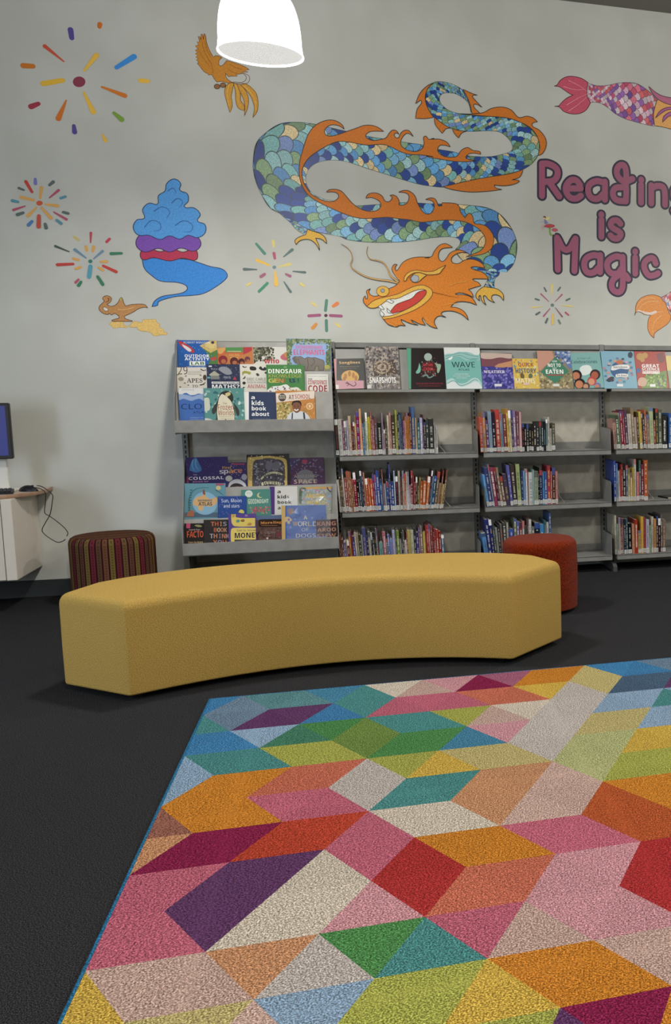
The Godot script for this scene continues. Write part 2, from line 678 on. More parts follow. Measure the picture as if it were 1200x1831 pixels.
func pendant(at: Vector3, label: String, energy: float) -> void:
	var t := thing("pendant_lamp", label, "lamp", at, "dome pendant lamps")
	var r := 0.188
	var upper := PackedVector2Array()
	for k in 15:      # the dome: narrow neck, round shoulder, slightly flared side
		var a := lerpf(0.06, 1.0, k / 14.0)
		upper.append(Vector2(r * 0.965 * pow(sin(a * PI * 0.5), 0.62), 0.045 + 0.26 * (1.0 - pow(a, 2.1))))
	var mb := Mb.new()
	mb.lathe(upper, 48, Color.WHITE)
	obj("shade", mb.mesh(), "shade", t)
	mb = Mb.new()
	var rings := []
	for p in [Vector2(0.965, 0.045), Vector2(0.975, 0.025), Vector2(0.985, 0.01), Vector2(1.0, 0.006), Vector2(1.005, 0.0), Vector2(0.985, 0.0), Vector2(0.97, 0.012)]:
		var ring := PackedVector3Array()
		for k in 144:
			var a := -TAU * k / 144
			var q: float = r * p.x * (1.0 + (0.006 if k % 2 else -0.002))
			ring.append(Vector3(cos(a) * q, p.y, sin(a) * q))
		rings.append(ring)
	mb.loft(rings, true, Color.WHITE)
	obj("shade_skirt", mb.mesh(), "shade_skirt", t)
	mb = Mb.new()
	mb.lathe(PackedVector2Array([Vector2(r * 0.86, 0.155), Vector2(r * 0.90, 0.12), Vector2(r * 0.935, 0.08), Vector2(r * 0.95, 0.045), Vector2(r * 0.965, 0.008)]), 48, Color.WHITE)
	obj("shade_liner", mb.mesh(), "shade_liner", t)
	mb = Mb.new()
	mb.lathe(PackedVector2Array([Vector2(0.001, 0.085), Vector2(0.022, 0.09), Vector2(0.036, 0.115), Vector2(0.036, 0.14), Vector2(0.022, 0.18), Vector2(0.016, 0.21)]), 20, Color.WHITE)
	obj("bulb", mb.mesh(), "bulb", t)
	mb = Mb.new()
	mb.lathe(PackedVector2Array([Vector2(0.045, 0.3), Vector2(0.06, 0.31), Vector2(0.06, 0.36), Vector2(0.03, 0.38), Vector2(0.006, 0.39)]), 24, lin("8a8a88"))
	obj("lamp_holder", mb.mesh(), "steel", t)
	mb = Mb.new()
	mb.tube(PackedVector3Array([Vector3(0, 0.385, 0), Vector3(0, 3.945 - at.y, 0)]), 0.005, lin("222222"))
	obj("cord", mb.mesh(), "dark_plastic", t)
	var l := OmniLight3D.new()
	l.name = numbered("lamp_light", t)
	l.light_energy = energy * 0.3
	l.light_color = Color(1.0, 0.985, 0.955)
	l.light_size = 0.12
	l.omni_range = 14.0
	l.omni_attenuation = 2.0
	l.shadow_enabled = true
	l.position = Vector3(0, 0.13, 0)
	t.add_child(l)
	# the dome throws most of its light down, as a reflector does
	var s := SpotLight3D.new()
	s.name = numbered("lamp_beam", t)
	s.light_energy = energy
	s.light_color = l.light_color
	s.light_size = 0.12
	s.spot_range = 14.0
	s.spot_attenuation = 2.0
	s.spot_angle = 80.0
	s.spot_angle_attenuation = 0.45
	s.shadow_enabled = true
	s.position = Vector3(0, 0.13, 0)
	s.rotation.x = -PI / 2
	t.add_child(s)


func make_bench() -> void:
	var centre := Vector2(0.887, 2.25)
	var o := thing("curved_bench", "long crescent-shaped bench upholstered in flecked mustard yellow fabric behind the patterned rug", "bench", Vector3(centre.x, 0, centre.y))
	var outline := PackedVector2Array()      # seen from above, x and z: front left corner, inner curve to the right, outer curve back
	var corners := [Vector2(0.09, 2.575), Vector2(1.688, 2.52), Vector2(1.99, 2.195), Vector2(-0.216, 2.285)]
	var sag := [0.235, 0.0, -0.56, 0.0]
	for e in 4:
		var a: Vector2 = corners[e]
		var b: Vector2 = corners[(e + 1) % 4]
		var steps: int = [20, 3, 26, 3][e]
		for k in steps:
			var t := float(k) / steps
			var bow: float = sag[e] * (1.0 - pow(2.0 * t - 1.0, 2.0))
			if e == 2:
				bow = sag[e] * sqrt(maxf(0.0, 1.0 - pow(absf(2.0 * t - 1.0), 2.4)))
			outline.append(a.lerp(b, t) + Vector2(0, -absf(bow)) - centre)
	var m := outline.size()
	var shift_ := PackedVector2Array()      # which way, and how far, each point moves for one unit of inset
	for k in m:
		var da := (outline[k] - outline[k - 1]).normalized()
		var db := (outline[(k + 1) % m] - outline[k]).normalized()
		var na := Vector2(-da.y, da.x)
		var nb := Vector2(-db.y, db.x)
		var mid := (na + nb).normalized()
		shift_.append(-mid / maxf(mid.dot(na), 0.3))
	var rings := []
	var profile := [Vector2(0.012, 0.028), Vector2(0.003, 0.03), Vector2(0, 0.038), Vector2(-0.001, 0.2), Vector2(0, 0.385), Vector2(0.003, 0.402), Vector2(0.01, 0.416), Vector2(0.02, 0.425), Vector2(0.03, 0.4295), Vector2(0.042, 0.432)]
	for p in profile:
		var in_ := PackedVector2Array()
		for k in m:
			in_.append(outline[k] + shift_[k] * p.x)
		var round_ := PackedVector2Array()
		for k in m:
			var q := in_[k]
			var da := (outline[k] - outline[k - 1]).normalized()
			var db := (outline[(k + 1) % m] - outline[k]).normalized()
			if da.dot(db) < 0.85:      # an upright corner, rounded a little
				var p0 := q - da * 0.014
				var p1 := q + db * 0.014
				for e in 5:
					var t := e / 4.0
					round_.append(p0.lerp(q, t).lerp(q.lerp(p1, t), t))
			else:
				round_.append(q)
		var ring := PackedVector3Array()
		for k in range(round_.size() - 1, -1, -1):
			ring.append(Vector3(round_[k].x, p.y, round_[k].y))
		rings.append(ring)
	var col := lin("cdb068")
	var mb := Mb.new()
	mb.loft(rings, true, col)
	mb.lid(rings[rings.size() - 1], true, col)
	mb.lid(rings[0], false, col)
	obj("upholstery", mb.mesh(), "weave", o)
	for at in [Vector2(0.02, 2.36), Vector2(0.12, 2.46), Vector2(1.66, 2.42), Vector2(1.82, 2.25), Vector2(0.85, 2.2), Vector2(0.85, 1.86)]:
		mb = Mb.new()
		mb.lathe(PackedVector2Array([Vector2(0.02, 0.0), Vector2(0.024, 0.004), Vector2(0.026, 0.034)]), 16, lin("121212"))
		var f := obj("foot", mb.mesh(), "dark_plastic", o)
		f.position = Vector3(at.x - centre.x, 0, at.y - centre.y)


func drum(r: float, h: float) -> PackedVector2Array:
	return PackedVector2Array([Vector2(r - 0.02, 0.02), Vector2(r - 0.006, 0.02), Vector2(r - 0.001, 0.028), Vector2(r + 0.002, h * 0.3), Vector2(r + 0.003, h * 0.6), Vector2(r, h - 0.05), Vector2(r - 0.004, h - 0.03), Vector2(r - 0.013, h - 0.014), Vector2(r - 0.03, h - 0.004), Vector2(r - 0.05, h), Vector2(r * 0.45, h + 0.006), Vector2(0.002, h + 0.007)])


func make_stools() -> void:
	var o := thing("round_stool", "rust orange ribbed velvet drum stool behind the right end of the yellow bench", "stool", Vector3(2.035, 0, 1.36))
	var mb := Mb.new()
	var sides := 120
	var body := drum(0.215, 0.43)
	var rust := lin("8c2e0a")
	var rings := []
	for p in body:
		var ring := PackedVector3Array()
		for k in sides:
			var a := -TAU * k / sides
			var r := p.x * (1.0 + (0.004 if k % 2 else 0.0))
			ring.append(Vector3(cos(a) * r, p.y, sin(a) * r))
		rings.append(ring)
	mb.loft(rings, true, rust, func(i, k): return rust * (0.9 if k % 2 else 1.0))
	obj("upholstery", mb.mesh(), "velvet", o)
	mb = Mb.new()
	mb.lathe(PackedVector2Array([Vector2(0.0, 0.0), Vector2(0.17, 0.0), Vector2(0.175, 0.02), Vector2(0.0, 0.021)]), 32, lin("141414"))
	obj("base", mb.mesh(), "dark_plastic", o)

	o = thing("round_stool", "drum stool in maroon and olive striped fabric against the wall by the desk", "stool", Vector3(-0.395, 0, 0.3))
	mb = Mb.new()
	body = PackedVector2Array()
	body.append_array([Vector2(0.21, 0.02), Vector2(0.226, 0.022), Vector2(0.23, 0.03)])
	for k in 44:
		body.append(Vector2(0.232, 0.036 + 0.344 * k / 43.0))
	body.append_array([Vector2(0.229, 0.395), Vector2(0.221, 0.41), Vector2(0.207, 0.418)])
	var dark := lin("3a1c1e")
	var bands := [lin("786638"), lin("6c3234"), lin("70583a"), lin("684438"), lin("7c683c"), lin("74323a"), lin("644838"), lin("74503c")]
	var turn_off := 168
	mb.lathe(body, turn_off, dark, func(i, k):
		var c: Color = bands[(k / 4) % bands.size()]
		if k % 4 == 0: return dark
		return c * (0.55 if i % 2 and k % 4 == 2 else 0.95))
	# the top, where the stripes run straight across
	var cut := 60
	for s in 44:
		var z0 := -0.207 + 0.414 * s / 44.0
		var z1 := z0 + 0.414 / 44.0
		var x0 := sqrt(maxf(0, 0.207 * 0.207 - z0 * z0))
		var x1 := sqrt(maxf(0, 0.207 * 0.207 - z1 * z1))
		var c: Color = dark if s % 3 == 0 else bands[(s / 3) % bands.size()] * 0.9
		var b := Basis(Vector3.UP, 0.3)
		mb.quad(b * Vector3(-x0, 0.419, z0), b * Vector3(-x1, 0.419, z1), b * Vector3(x1, 0.419, z1), b * Vector3(x0, 0.419, z0), c)
	obj("upholstery", mb.mesh(), "striped", o)
	mb = Mb.new()
	mb.lathe(PackedVector2Array([Vector2(0.0, 0.0), Vector2(0.18, 0.0), Vector2(0.185, 0.02), Vector2(0.0, 0.021)]), 32, lin("141414"))
	obj("base", mb.mesh(), "dark_plastic", o)


func make_rug() -> void:
	var a := 0.12265
	var b := 0.2316
	var o := thing("rug", "large rug with a woven mosaic of coloured triangles and a blue edge", "rug", Vector3(0.398, 0, 2.654))
	o.rotation.y = -0.0076
	var tones := {"b": "3f86bd", "s": "6f8ba6", "T": "5a8f98", "t": "4a9192", "v": "4489ad", "w": "d3cabb", "q": "c9aca2", "P": "d097a2", "m": "8c2350", "k": "a3617f", "o": "cf851f", "x": "c4b878", "n": "4d6885", "u": "67406f", "p": "c56880", "O": "cb7058", "Y": "d2b142", "W": "c3bdb9", "l": "8fb0d0", "G": "45856b", "g": "4c8f50", "d": "6f8f44", "y": "a9b04c", "z": "b4bb80", "e": "c9936a", "a": "a06a5c", "B": "bb5a2c", "R": "bf4630", "r": "b23436"}
	var rows := ["bsTTvtwqPmkooxbbsu", "tsuubtpppOOYWxnnub", "bblGgdttyqwWWlltll", "lttyydggvPWWxxlll", "looOOWyYxxWzzYYll", "aooppWtteeqzyyyY", "emmRRpwweqqBooYY", "ppuuwproopBBBBo", "ppuwwPrOOPPrraB", "YqqeWgtpqPPrrqP", "YxwqlyyYoooqqPP", "Ywxlpuyumokkqpp", "gttpOOwqxyYblu"]
	rows[7] = "ppuuwprooppBBoo"
	rows[10] = "YxxqlyyYooqqPPw"
	rows[11] = "Yxwlpuyyumokmqp"
	var w := 2.4
	var l := 3.0
	var h := 0.012
	var mb := Mb.new()
	var rng := RandomNumberGenerator.new()
	rng.seed = 5
	var all: String = "".join(PackedStringArray(tones.keys()))
	var inside := PackedVector2Array([Vector2(0.008, 0.004), Vector2(w, 0.004), Vector2(w, l), Vector2(0.008, l)])
	for j in 13:
		for m in range(0, 21):
			var key: String = rows[j][m] if m < rows[j].length() else all[rng.randi() % all.length()]
			var q := PackedVector2Array()
			var tip := (m + j) % 2 == 1
			for e in ([[m, j], [m - 1, j + 1], [m + 1, j + 1]] if tip else [[m, j + 1], [m + 1, j], [m - 1, j]]):
				q.append(Vector2(a * e[0] + 0.006, b * e[1]))
			var col := muted(lin(tones[key]), 0.08) * rng.randf_range(0.95, 1.05) * 1.3
			for part: PackedVector2Array in Geometry2D.intersect_polygons(q, inside):
				var ix := Geometry2D.triangulate_polygon(part)
				for k in range(0, ix.size(), 3):
					var p := []
					for e in 3:
						p.append(Vector3(part[ix[k + e]].x, h, part[ix[k + e]].y))
					if (p[1] - p[0]).cross(p[2] - p[0]).y > 0: mb.tri(p[0], p[1], p[2], col)
					else: mb.tri(p[0], p[2], p[1], col)
	obj("pile", mb.mesh(), "pile", o)
	mb = Mb.new()
	mb.box(Vector3(0.002, 0.001, 0.002), Vector3(w, h - 0.002, l), lin("8a8274"))
	obj("backing", mb.mesh(), "pile", o)
	mb = Mb.new()
	mb.tube(PackedVector3Array([Vector3(w, 0.0075, 0.003), Vector3(0.006, 0.0075, 0.003), Vector3(0.003, 0.0075, 0.006), Vector3(0.003, 0.0075, l)]), 0.0054, lin("3a86b8"), 8)
	obj("blue_edging", mb.mesh(), "pile", o)


func make_desk() -> void:
	var o := thing("desk", "white wall desk with pale wood top rounded at its right end", "desk", Vector3(-1.3, 0, WALL + 0.004))
	var top := PackedVector2Array()   # z, x for slab along y
	top.append(Vector2(0.0, -0.7))
	top.append(Vector2(0.0, 0.525))
	for k in 13:
		var a := PI * 0.5 * k / 12.0
		top.append(Vector2(0.16 + 0.41 * sin(a), 0.17 + 0.365 * cos(a)))
	top.append(Vector2(0.57, -0.7))
	var mb := Mb.new()
	mb.slab(top, 1, 0.672, 0.694, lin("cfc4b8"))
	obj("desktop", mb.mesh(), "veneer", o)
	mb = Mb.new()
	var edge := PackedVector3Array()
	for k in range(1, top.size()):
		edge.append(Vector3(top[k].y, 0.683, top[k].x))
	var rings := []
	for p in [Vector2(0, -0.0115), Vector2(0.003, -0.0105), Vector2(0.004, 0.0), Vector2(0.003, 0.0105), Vector2(0, 0.0115)]:
		var ring := PackedVector3Array()
		for k in edge.size():
			var d := (edge[mini(k + 1, edge.size() - 1)] - edge[maxi(k - 1, 0)]).normalized()
			ring.append(edge[edge.size() - 1 - k] + Vector3(0, p.y, 0))
		rings.append(ring)
	for k in edge.size():
		var i := edge.size() - 1 - k
		var d := (edge[mini(i + 1, edge.size() - 1)] - edge[maxi(i - 1, 0)]).normalized()
		var out := Vector3(-d.z, 0, d.x)
		if out.dot(edge[i] - Vector3(-0.1, 0.683, 0.2)) < 0:
			out = -out
		for e in 5:
			rings[e][k] += out * [0.0, 0.003, 0.004, 0.003, 0.0][e]
	mb.loft(rings, false, lin("a98d76"))
	obj("edge_band", mb.mesh(), "veneer", o)
	mb = Mb.new()
	mb.box(Vector3(-0.7, 0.2, 0.02), Vector3(0.385, 0.671, 0.5), lin("c4bcb0"), 0.003)
	obj("cabinet", mb.mesh(), "plain", o)
	mb = Mb.new()
	mb.box(Vector3(0.386, 0.198, 0.0), Vector3(0.44, 0.671, 0.515), lin("cdc5b9"), 0.003)
	obj("side_panel", mb.mesh(), "plain", o)
	mb = Mb.new()
	mb.box(Vector3(-0.1, 0.2, 0.501), Vector3(0.382, 0.668, 0.516), lin("c9c1b5"), 0.003)
	obj("door", mb.mesh(), "plain", o)

	var at := Vector3(-1.02, 0.694, 0.22)
	o = thing("monitor", "black framed computer monitor with a blue screen cut by the left edge", "monitor", at)
	mb = Mb.new()
	mb.box(Vector3(-0.44, 0.195, -0.02), Vector3(0.122, 0.525, 0.015), lin("1d1d1f"), 0.006)
	var body := obj("housing", mb.mesh(), "dark_plastic", o)
	mb = Mb.new()
	mb.box(Vector3(-0.424, 0.216, 0.0151), Vector3(0.102, 0.508, 0.0158), Color.WHITE)
	obj("screen", mb.mesh(), "screen", o)
	mb = Mb.new()
	letters(mb, "W", "sans", Vector3(0.018, 0.297, 0.0161), Vector2(0.042, 0.042), Color.WHITE)
	letters(mb, "O", "sans", Vector3(-0.03, 0.297, 0.0161), Vector2(0.042, 0.042), Color.WHITE)
	obj("screen_mark", mb.mesh(), "screen_mark", o)
	mb = Mb.new()
	mb.box(Vector3(0.0, 0.0, -0.06), Vector3(0.075, 0.3, -0.03), lin("d6d3cc"), 0.004)
	obj("stand", mb.mesh(), "plain", o)
	mb = Mb.new()
	mb.box(Vector3(-0.12, 0.0, -0.12), Vector3(0.12, 0.012, 0.06), lin("d6d3cc"), 0.004)
	obj("stand_foot", mb.mesh(), "plain", o)

	var light := AreaLight3D.new()
	light.name = "screen_light"
	light.area_size = Vector2(0.52, 0.29)
	light.light_color = Color(0.35, 0.4, 1.0)
	light.light_energy = 0.02
	light.area_range = 5.0
	light.shadow_enabled = true
	light.position = Vector3(-0.16, 0.362, 0.03)
	light.rotation.y = PI
	o.add_child(light)

	o = thing("keyboard", "black computer keyboard on the desk in front of the monitor", "keyboard", Vector3(-1.02, 0.694, 0.36))
	o.rotation.y = 0.22
	mb = Mb.new()
	mb.slab(PackedVector2Array([Vector2(0.0, -0.08), Vector2(0.02, -0.08), Vector2(0.011, 0.07), Vector2(0.004, 0.076), Vector2(0.0, 0.076)]), 0, -0.3, 0.14, lin("18181a"))
	obj("case", mb.mesh(), "dark_plastic", o)
	for r in 5:
		mb = Mb.new()
		for k in 20:
			var z := -0.06 + r * 0.026
			var y := 0.0195 - (r * 0.026 + 0.02) * 0.058
			mb.box(Vector3(-0.292 + k * 0.0212, y, z - 0.01), Vector3(-0.274 + k * 0.0212, y + 0.007, z + 0.01), lin("26262a"), 0.002)
		obj("key_row", mb.mesh(), "dark_plastic", o)

	o = thing("mouse", "black computer mouse resting at the back corner of the desk", "mouse", Vector3(-0.83, 0.694, 0.24))
	o.rotation.y = 1.1
	mb = Mb.new()
	var hull := []
	for k in 13:
		var t := k / 12.0
		var z := -0.058 + 0.116 * t
		var wide := 0.031 * pow(sin(PI * clampf(t, 0.02, 0.98)), 0.45)
		var high := 0.036 * pow(sin(PI * clampf(t * 0.85 + 0.1, 0.02, 0.98)), 0.7)
		var ring := PackedVector3Array()
		for e in 14:
			var a := PI * e / 13.0
			ring.append(Vector3(cos(a) * wide, sin(a) * high, z))
		hull.append(ring)
	mb.loft(hull, false, lin("141416"))
	obj("shell", mb.mesh(), "dark_plastic", o)
	mb = Mb.new()
	mb.box(Vector3(-0.004, 0.03, 0.02), Vector3(0.004, 0.037, 0.035), lin("333336"), 0.002)
	obj("wheel", mb.mesh(), "dark_plastic", o)

	# two leads that hang over the end of the desk in a loop
	for e in [["310,790 350,798 400,830 440,870 438,930 420,1030 385,1095 353,1160 375,1200 430,1240 485,1266 530,1255 548,1240", "thin black lead of the mouse looping down beside the striped stool"], ["300,806 345,820 380,850 382,920 375,1015 415,1046 470,1085 535,1140 568,1185 560,1215", "thin black keyboard lead crossing the looped mouse lead under the desk corner"]]:
		var pts := []
		for w in e[0].split(" "):
			var xy: PackedStringArray = w.split(",")
			var px := Vector2(float(xy[0]) / 4.69, 700.0 + float(xy[1]) / 4.695)
			var z := 0.25 if px.x < 72 else 0.22
			pts.append(on_z(px.x, px.y, z))
		pts[0].y = maxf(pts[0].y, 0.7)
		var curve := PackedVector3Array()
		for k in pts.size() - 1:
			for t in 6:
				curve.append(pts[k].cubic_interpolate(pts[k + 1], pts[maxi(k - 1, 0)], pts[mini(k + 2, pts.size() - 1)], t / 6.0))
		curve.append(pts[pts.size() - 1])
		for k in curve.size():
			curve[k] -= pts[0]
		o = thing("cable", e[1], "cable", pts[0])
		mb = Mb.new()
		mb.tube(curve, 0.0025, lin("1a1a1a"), 6)
		obj("lead", mb.mesh(), "dark_plastic", o)


# ---------------------------------------------------------------- shelving
const TRAYS := [0.866, 0.497, 0.116]
const RACK_A := 0.345
const RACK_B := 0.18
const STEEL := "7f7f7c"


func make_shelves() -> void:
	var grey := lin(STEEL)
	for k in 4:
		var x0 := 0.019
		var x1 := BAY - 0.019
		var o := thing("bookcase", "grey steel bookcase bay " + ["holding two sloping racks of face-out picture books", "of open shelves right beside the face-out display racks", "of open shelves behind the orange stool", "of open shelves cut by the right edge"][k], "bookcase", Vector3(BAY * k, 0, WALL), "bookcase bays")
		for at in ([0.0, BAY] if k == 3 else [0.0]):
			var mb := Mb.new()
			mb.box(Vector3(at - 0.018, 0.0, 0.0), Vector3(at + 0.018, 1.607, 0.04), grey, 0.003)
			var post := obj("upright", mb.mesh(), "steel", o)
			mb = Mb.new()
			for s in 46:
				mb.box(Vector3(at - 0.0045, 0.06 + s * 0.033, 0.0395), Vector3(at + 0.0045, 0.08 + s * 0.033, 0.0404), lin("141414"))
			obj("slots", mb.mesh(), "dark_plastic", post).set_meta("kind", "stuff")
			mb = Mb.new()
			mb.slab(PackedVector2Array([Vector2(0.0, 0.04), Vector2(0.0, 0.36), Vector2(0.035, 0.36), Vector2(0.055, 0.33), Vector2(0.085, 0.04)]), 0, at - 0.014, at + 0.014, lin("4a4a4a"))
			obj("foot", mb.mesh(), "steel", post)
		var mb := Mb.new()
		mb.box(Vector3(x0, 0.1, 0.0), Vector3(x1, 1.56, 0.012), lin("bcb9ad"))
		obj("back_panel", mb.mesh(), "steel", o)
		mb = Mb.new()
		mb.box(Vector3(x0, 1.568, 0.0), Vector3(x1, 1.603, 0.04), grey, 0.003)
		obj("top_rail", mb.mesh(), "steel", o)
		for r in ([2] if k == 0 else [0, 1, 2]):
			var y: float = TRAYS[r]
			var d := 0.352
			mb = Mb.new()
			mb.box(Vector3(x0, y - 0.004, 0.042), Vector3(x1, y, d), grey)
			mb.box(Vector3(x0, y - 0.032, d - 0.004), Vector3(x1, y + 0.001, d), grey, 0.0015)
			mb.box(Vector3(x0, y - 0.032, d - 0.02), Vector3(x1, y - 0.03, d), grey)
			mb.box(Vector3(x0, y, 0.042), Vector3(x1, y + 0.045, 0.045), grey)
			var tray := obj("shelf", mb.mesh(), "steel", o)
			for s in [0, 1]:
				mb = Mb.new()
				var x: float = x0 if s == 0 else x1 - 0.002
				mb.slab(PackedVector2Array([Vector2(y - 0.03, 0.042), Vector2(y - 0.03, d - 0.006), Vector2(y + 0.135, d - 0.012), Vector2(y + 0.145, d - 0.03), Vector2(y + 0.15, 0.042)]), 0, x, x + 0.002, grey)
				obj("end_bracket", mb.mesh(), "steel", tray)
		if k > 0:
			var y := 1.285
			var q := -WALL
			mb = Mb.new()
			mb.slab(PackedVector2Array([Vector2(y - 0.012, q), Vector2(y - 0.012, q + 0.2), Vector2(y + 0.006, q + 0.2), Vector2(y + 0.006, q + 0.196), Vector2(y - 0.008, q + 0.196), Vector2(y - 0.008, q + 0.168), Vector2(y + 0.272, q + 0.052), Vector2(y + 0.272, q + 0.047), Vector2(y - 0.008, q + 0.16), Vector2(y - 0.008, q)]), 0, x0, x1, lin("8d8d89"))
			var ledge := obj("display_ledge", mb.mesh(), "steel", o)
			for s in [0, 1]:
				mb = Mb.new()
				var x: float = x0 if s == 0 else x1 - 0.002
				mb.slab(PackedVector2Array([Vector2(y - 0.02, q), Vector2(y - 0.02, q + 0.185), Vector2(y - 0.01, q + 0.185), Vector2(y + 0.27, q + 0.045), Vector2(y + 0.27, q)]), 0, x, x + 0.002, grey)
				obj("end_plate", mb.mesh(), "steel", ledge)
	# the two stepped racks of the left bay
	for r in 2:
		var y0: float = [1.031, 0.277][r]
		var o := thing("display_rack", ["upper grey steel three-step display rack full of face-out picture books", "lower grey steel three-step display rack full of face-out picture books"][r], "display rack", Vector3(0.0, y0, 0.0), "display racks")
		var mb := Mb.new()
		var x0 := 0.012 if r == 0 else 0.0
		x0 = 0.004
		var x1 := 0.912
		var side := PackedVector2Array([Vector2(0.0, 0.02), Vector2(-0.012, 0.1), Vector2(-0.006, 0.395), Vector2(0.0, 0.405), Vector2(0.078, 0.402), Vector2(0.2, 0.36), Vector2(0.575, 0.1), Vector2(0.575, 0.03)])
		for s in [0, 1]:
			mb = Mb.new()
			var x: float = x0 if s == 0 else x1 - 0.0025
			mb.slab(side, 0, x, x + 0.0025, lin("8e8d89"))
			obj("side_plate", mb.mesh(), "steel", o)
		mb = Mb.new()
		mb.box(Vector3(x0, 0.0, 0.398), Vector3(x1, 0.078, 0.402), lin("8c8b87"), 0.0015)
		mb.box(Vector3(x0, 0.0, 0.30), Vector3(x1, 0.004, 0.402), grey)
		obj("front_lip", mb.mesh(), "steel", o)
		var top_a: float = [0.377, 0.4][r]
		var top_b: float = [0.248, 0.215][r]
		for step in [[0.05, 0.345, top_b, 0.29, 0.4], [RACK_B, 0.25, top_a, 0.19, 0.3], [RACK_A, 0.14, 0.565, 0.055, 0.2]]:
			mb = Mb.new()
			mb.slab(PackedVector2Array([Vector2(step[0], step[4]), Vector2(step[0] - 0.003, step[4]), Vector2(step[0] - 0.003, step[1] - 0.003), Vector2(step[2], step[3] - 0.003), Vector2(step[2], step[3]), Vector2(step[0], step[1])]), 0, x0 + 0.003, x1 - 0.003, lin("96958f"))
			obj("step", mb.mesh(), "steel", o)


func make_partition() -> void:
	var o := thing("partition", "low white partition panel standing to the left of the view", "partition", Vector3(-1.75, 0, 3.42))
	var mb := Mb.new()
	mb.box(Vector3(-0.02, 0.03, 0.0), Vector3(0.02, 1.35, 1.9), lin("c9c6bf"), 0.004)
	obj("panel", mb.mesh(), "plain", o)
	for z in [0.1, 1.8]:
		mb = Mb.new()
		mb.box(Vector3(-0.2, 0.0, z - 0.03), Vector3(0.2, 0.03, z + 0.03), lin("77777a"), 0.004)
		obj("foot", mb.mesh(), "steel", o)


func tone(c: Color) -> String:
	var h := c.h * 360.0
	if c.s < 0.14:
		return "black" if c.v < 0.2 else "charcoal" if c.v < 0.35 else "grey" if c.v < 0.62 else "white"
	var base := "red" if h < 12 or h > 345 else "orange" if h < 32 else "ochre" if h < 46 else "yellow" if h < 64 else "green" if h < 160 else "teal" if h < 200 else "blue" if h < 245 else "purple" if h < 300 else "pink"
	if c.v < 0.22:
		return "black-" + base
	if (base == "orange" or base == "ochre") and c.s < 0.6:
		base = "brown" if c.v < 0.62 else "tan"
	return ("dark " if c.v < 0.42 else "pale " if c.s < 0.32 and c.v > 0.55 else "dull " if c.s < 0.35 else "bright " if c.v > 0.7 and c.s > 0.6 else "") + base


func ordinal(k: int) -> String:
	var ones := ["", "first", "second", "third", "fourth", "fifth", "sixth", "seventh", "eighth", "ninth", "tenth", "eleventh", "twelfth", "thirteenth", "fourteenth", "fifteenth", "sixteenth", "seventeenth", "eighteenth", "nineteenth"]
	if k < 20:
		return ones[k]
	var tens := ["", "", "twent", "thirt", "fort", "fift"]
	return tens[k / 10] + ("ieth" if k % 10 == 0 else "y-" + ones[k % 10])


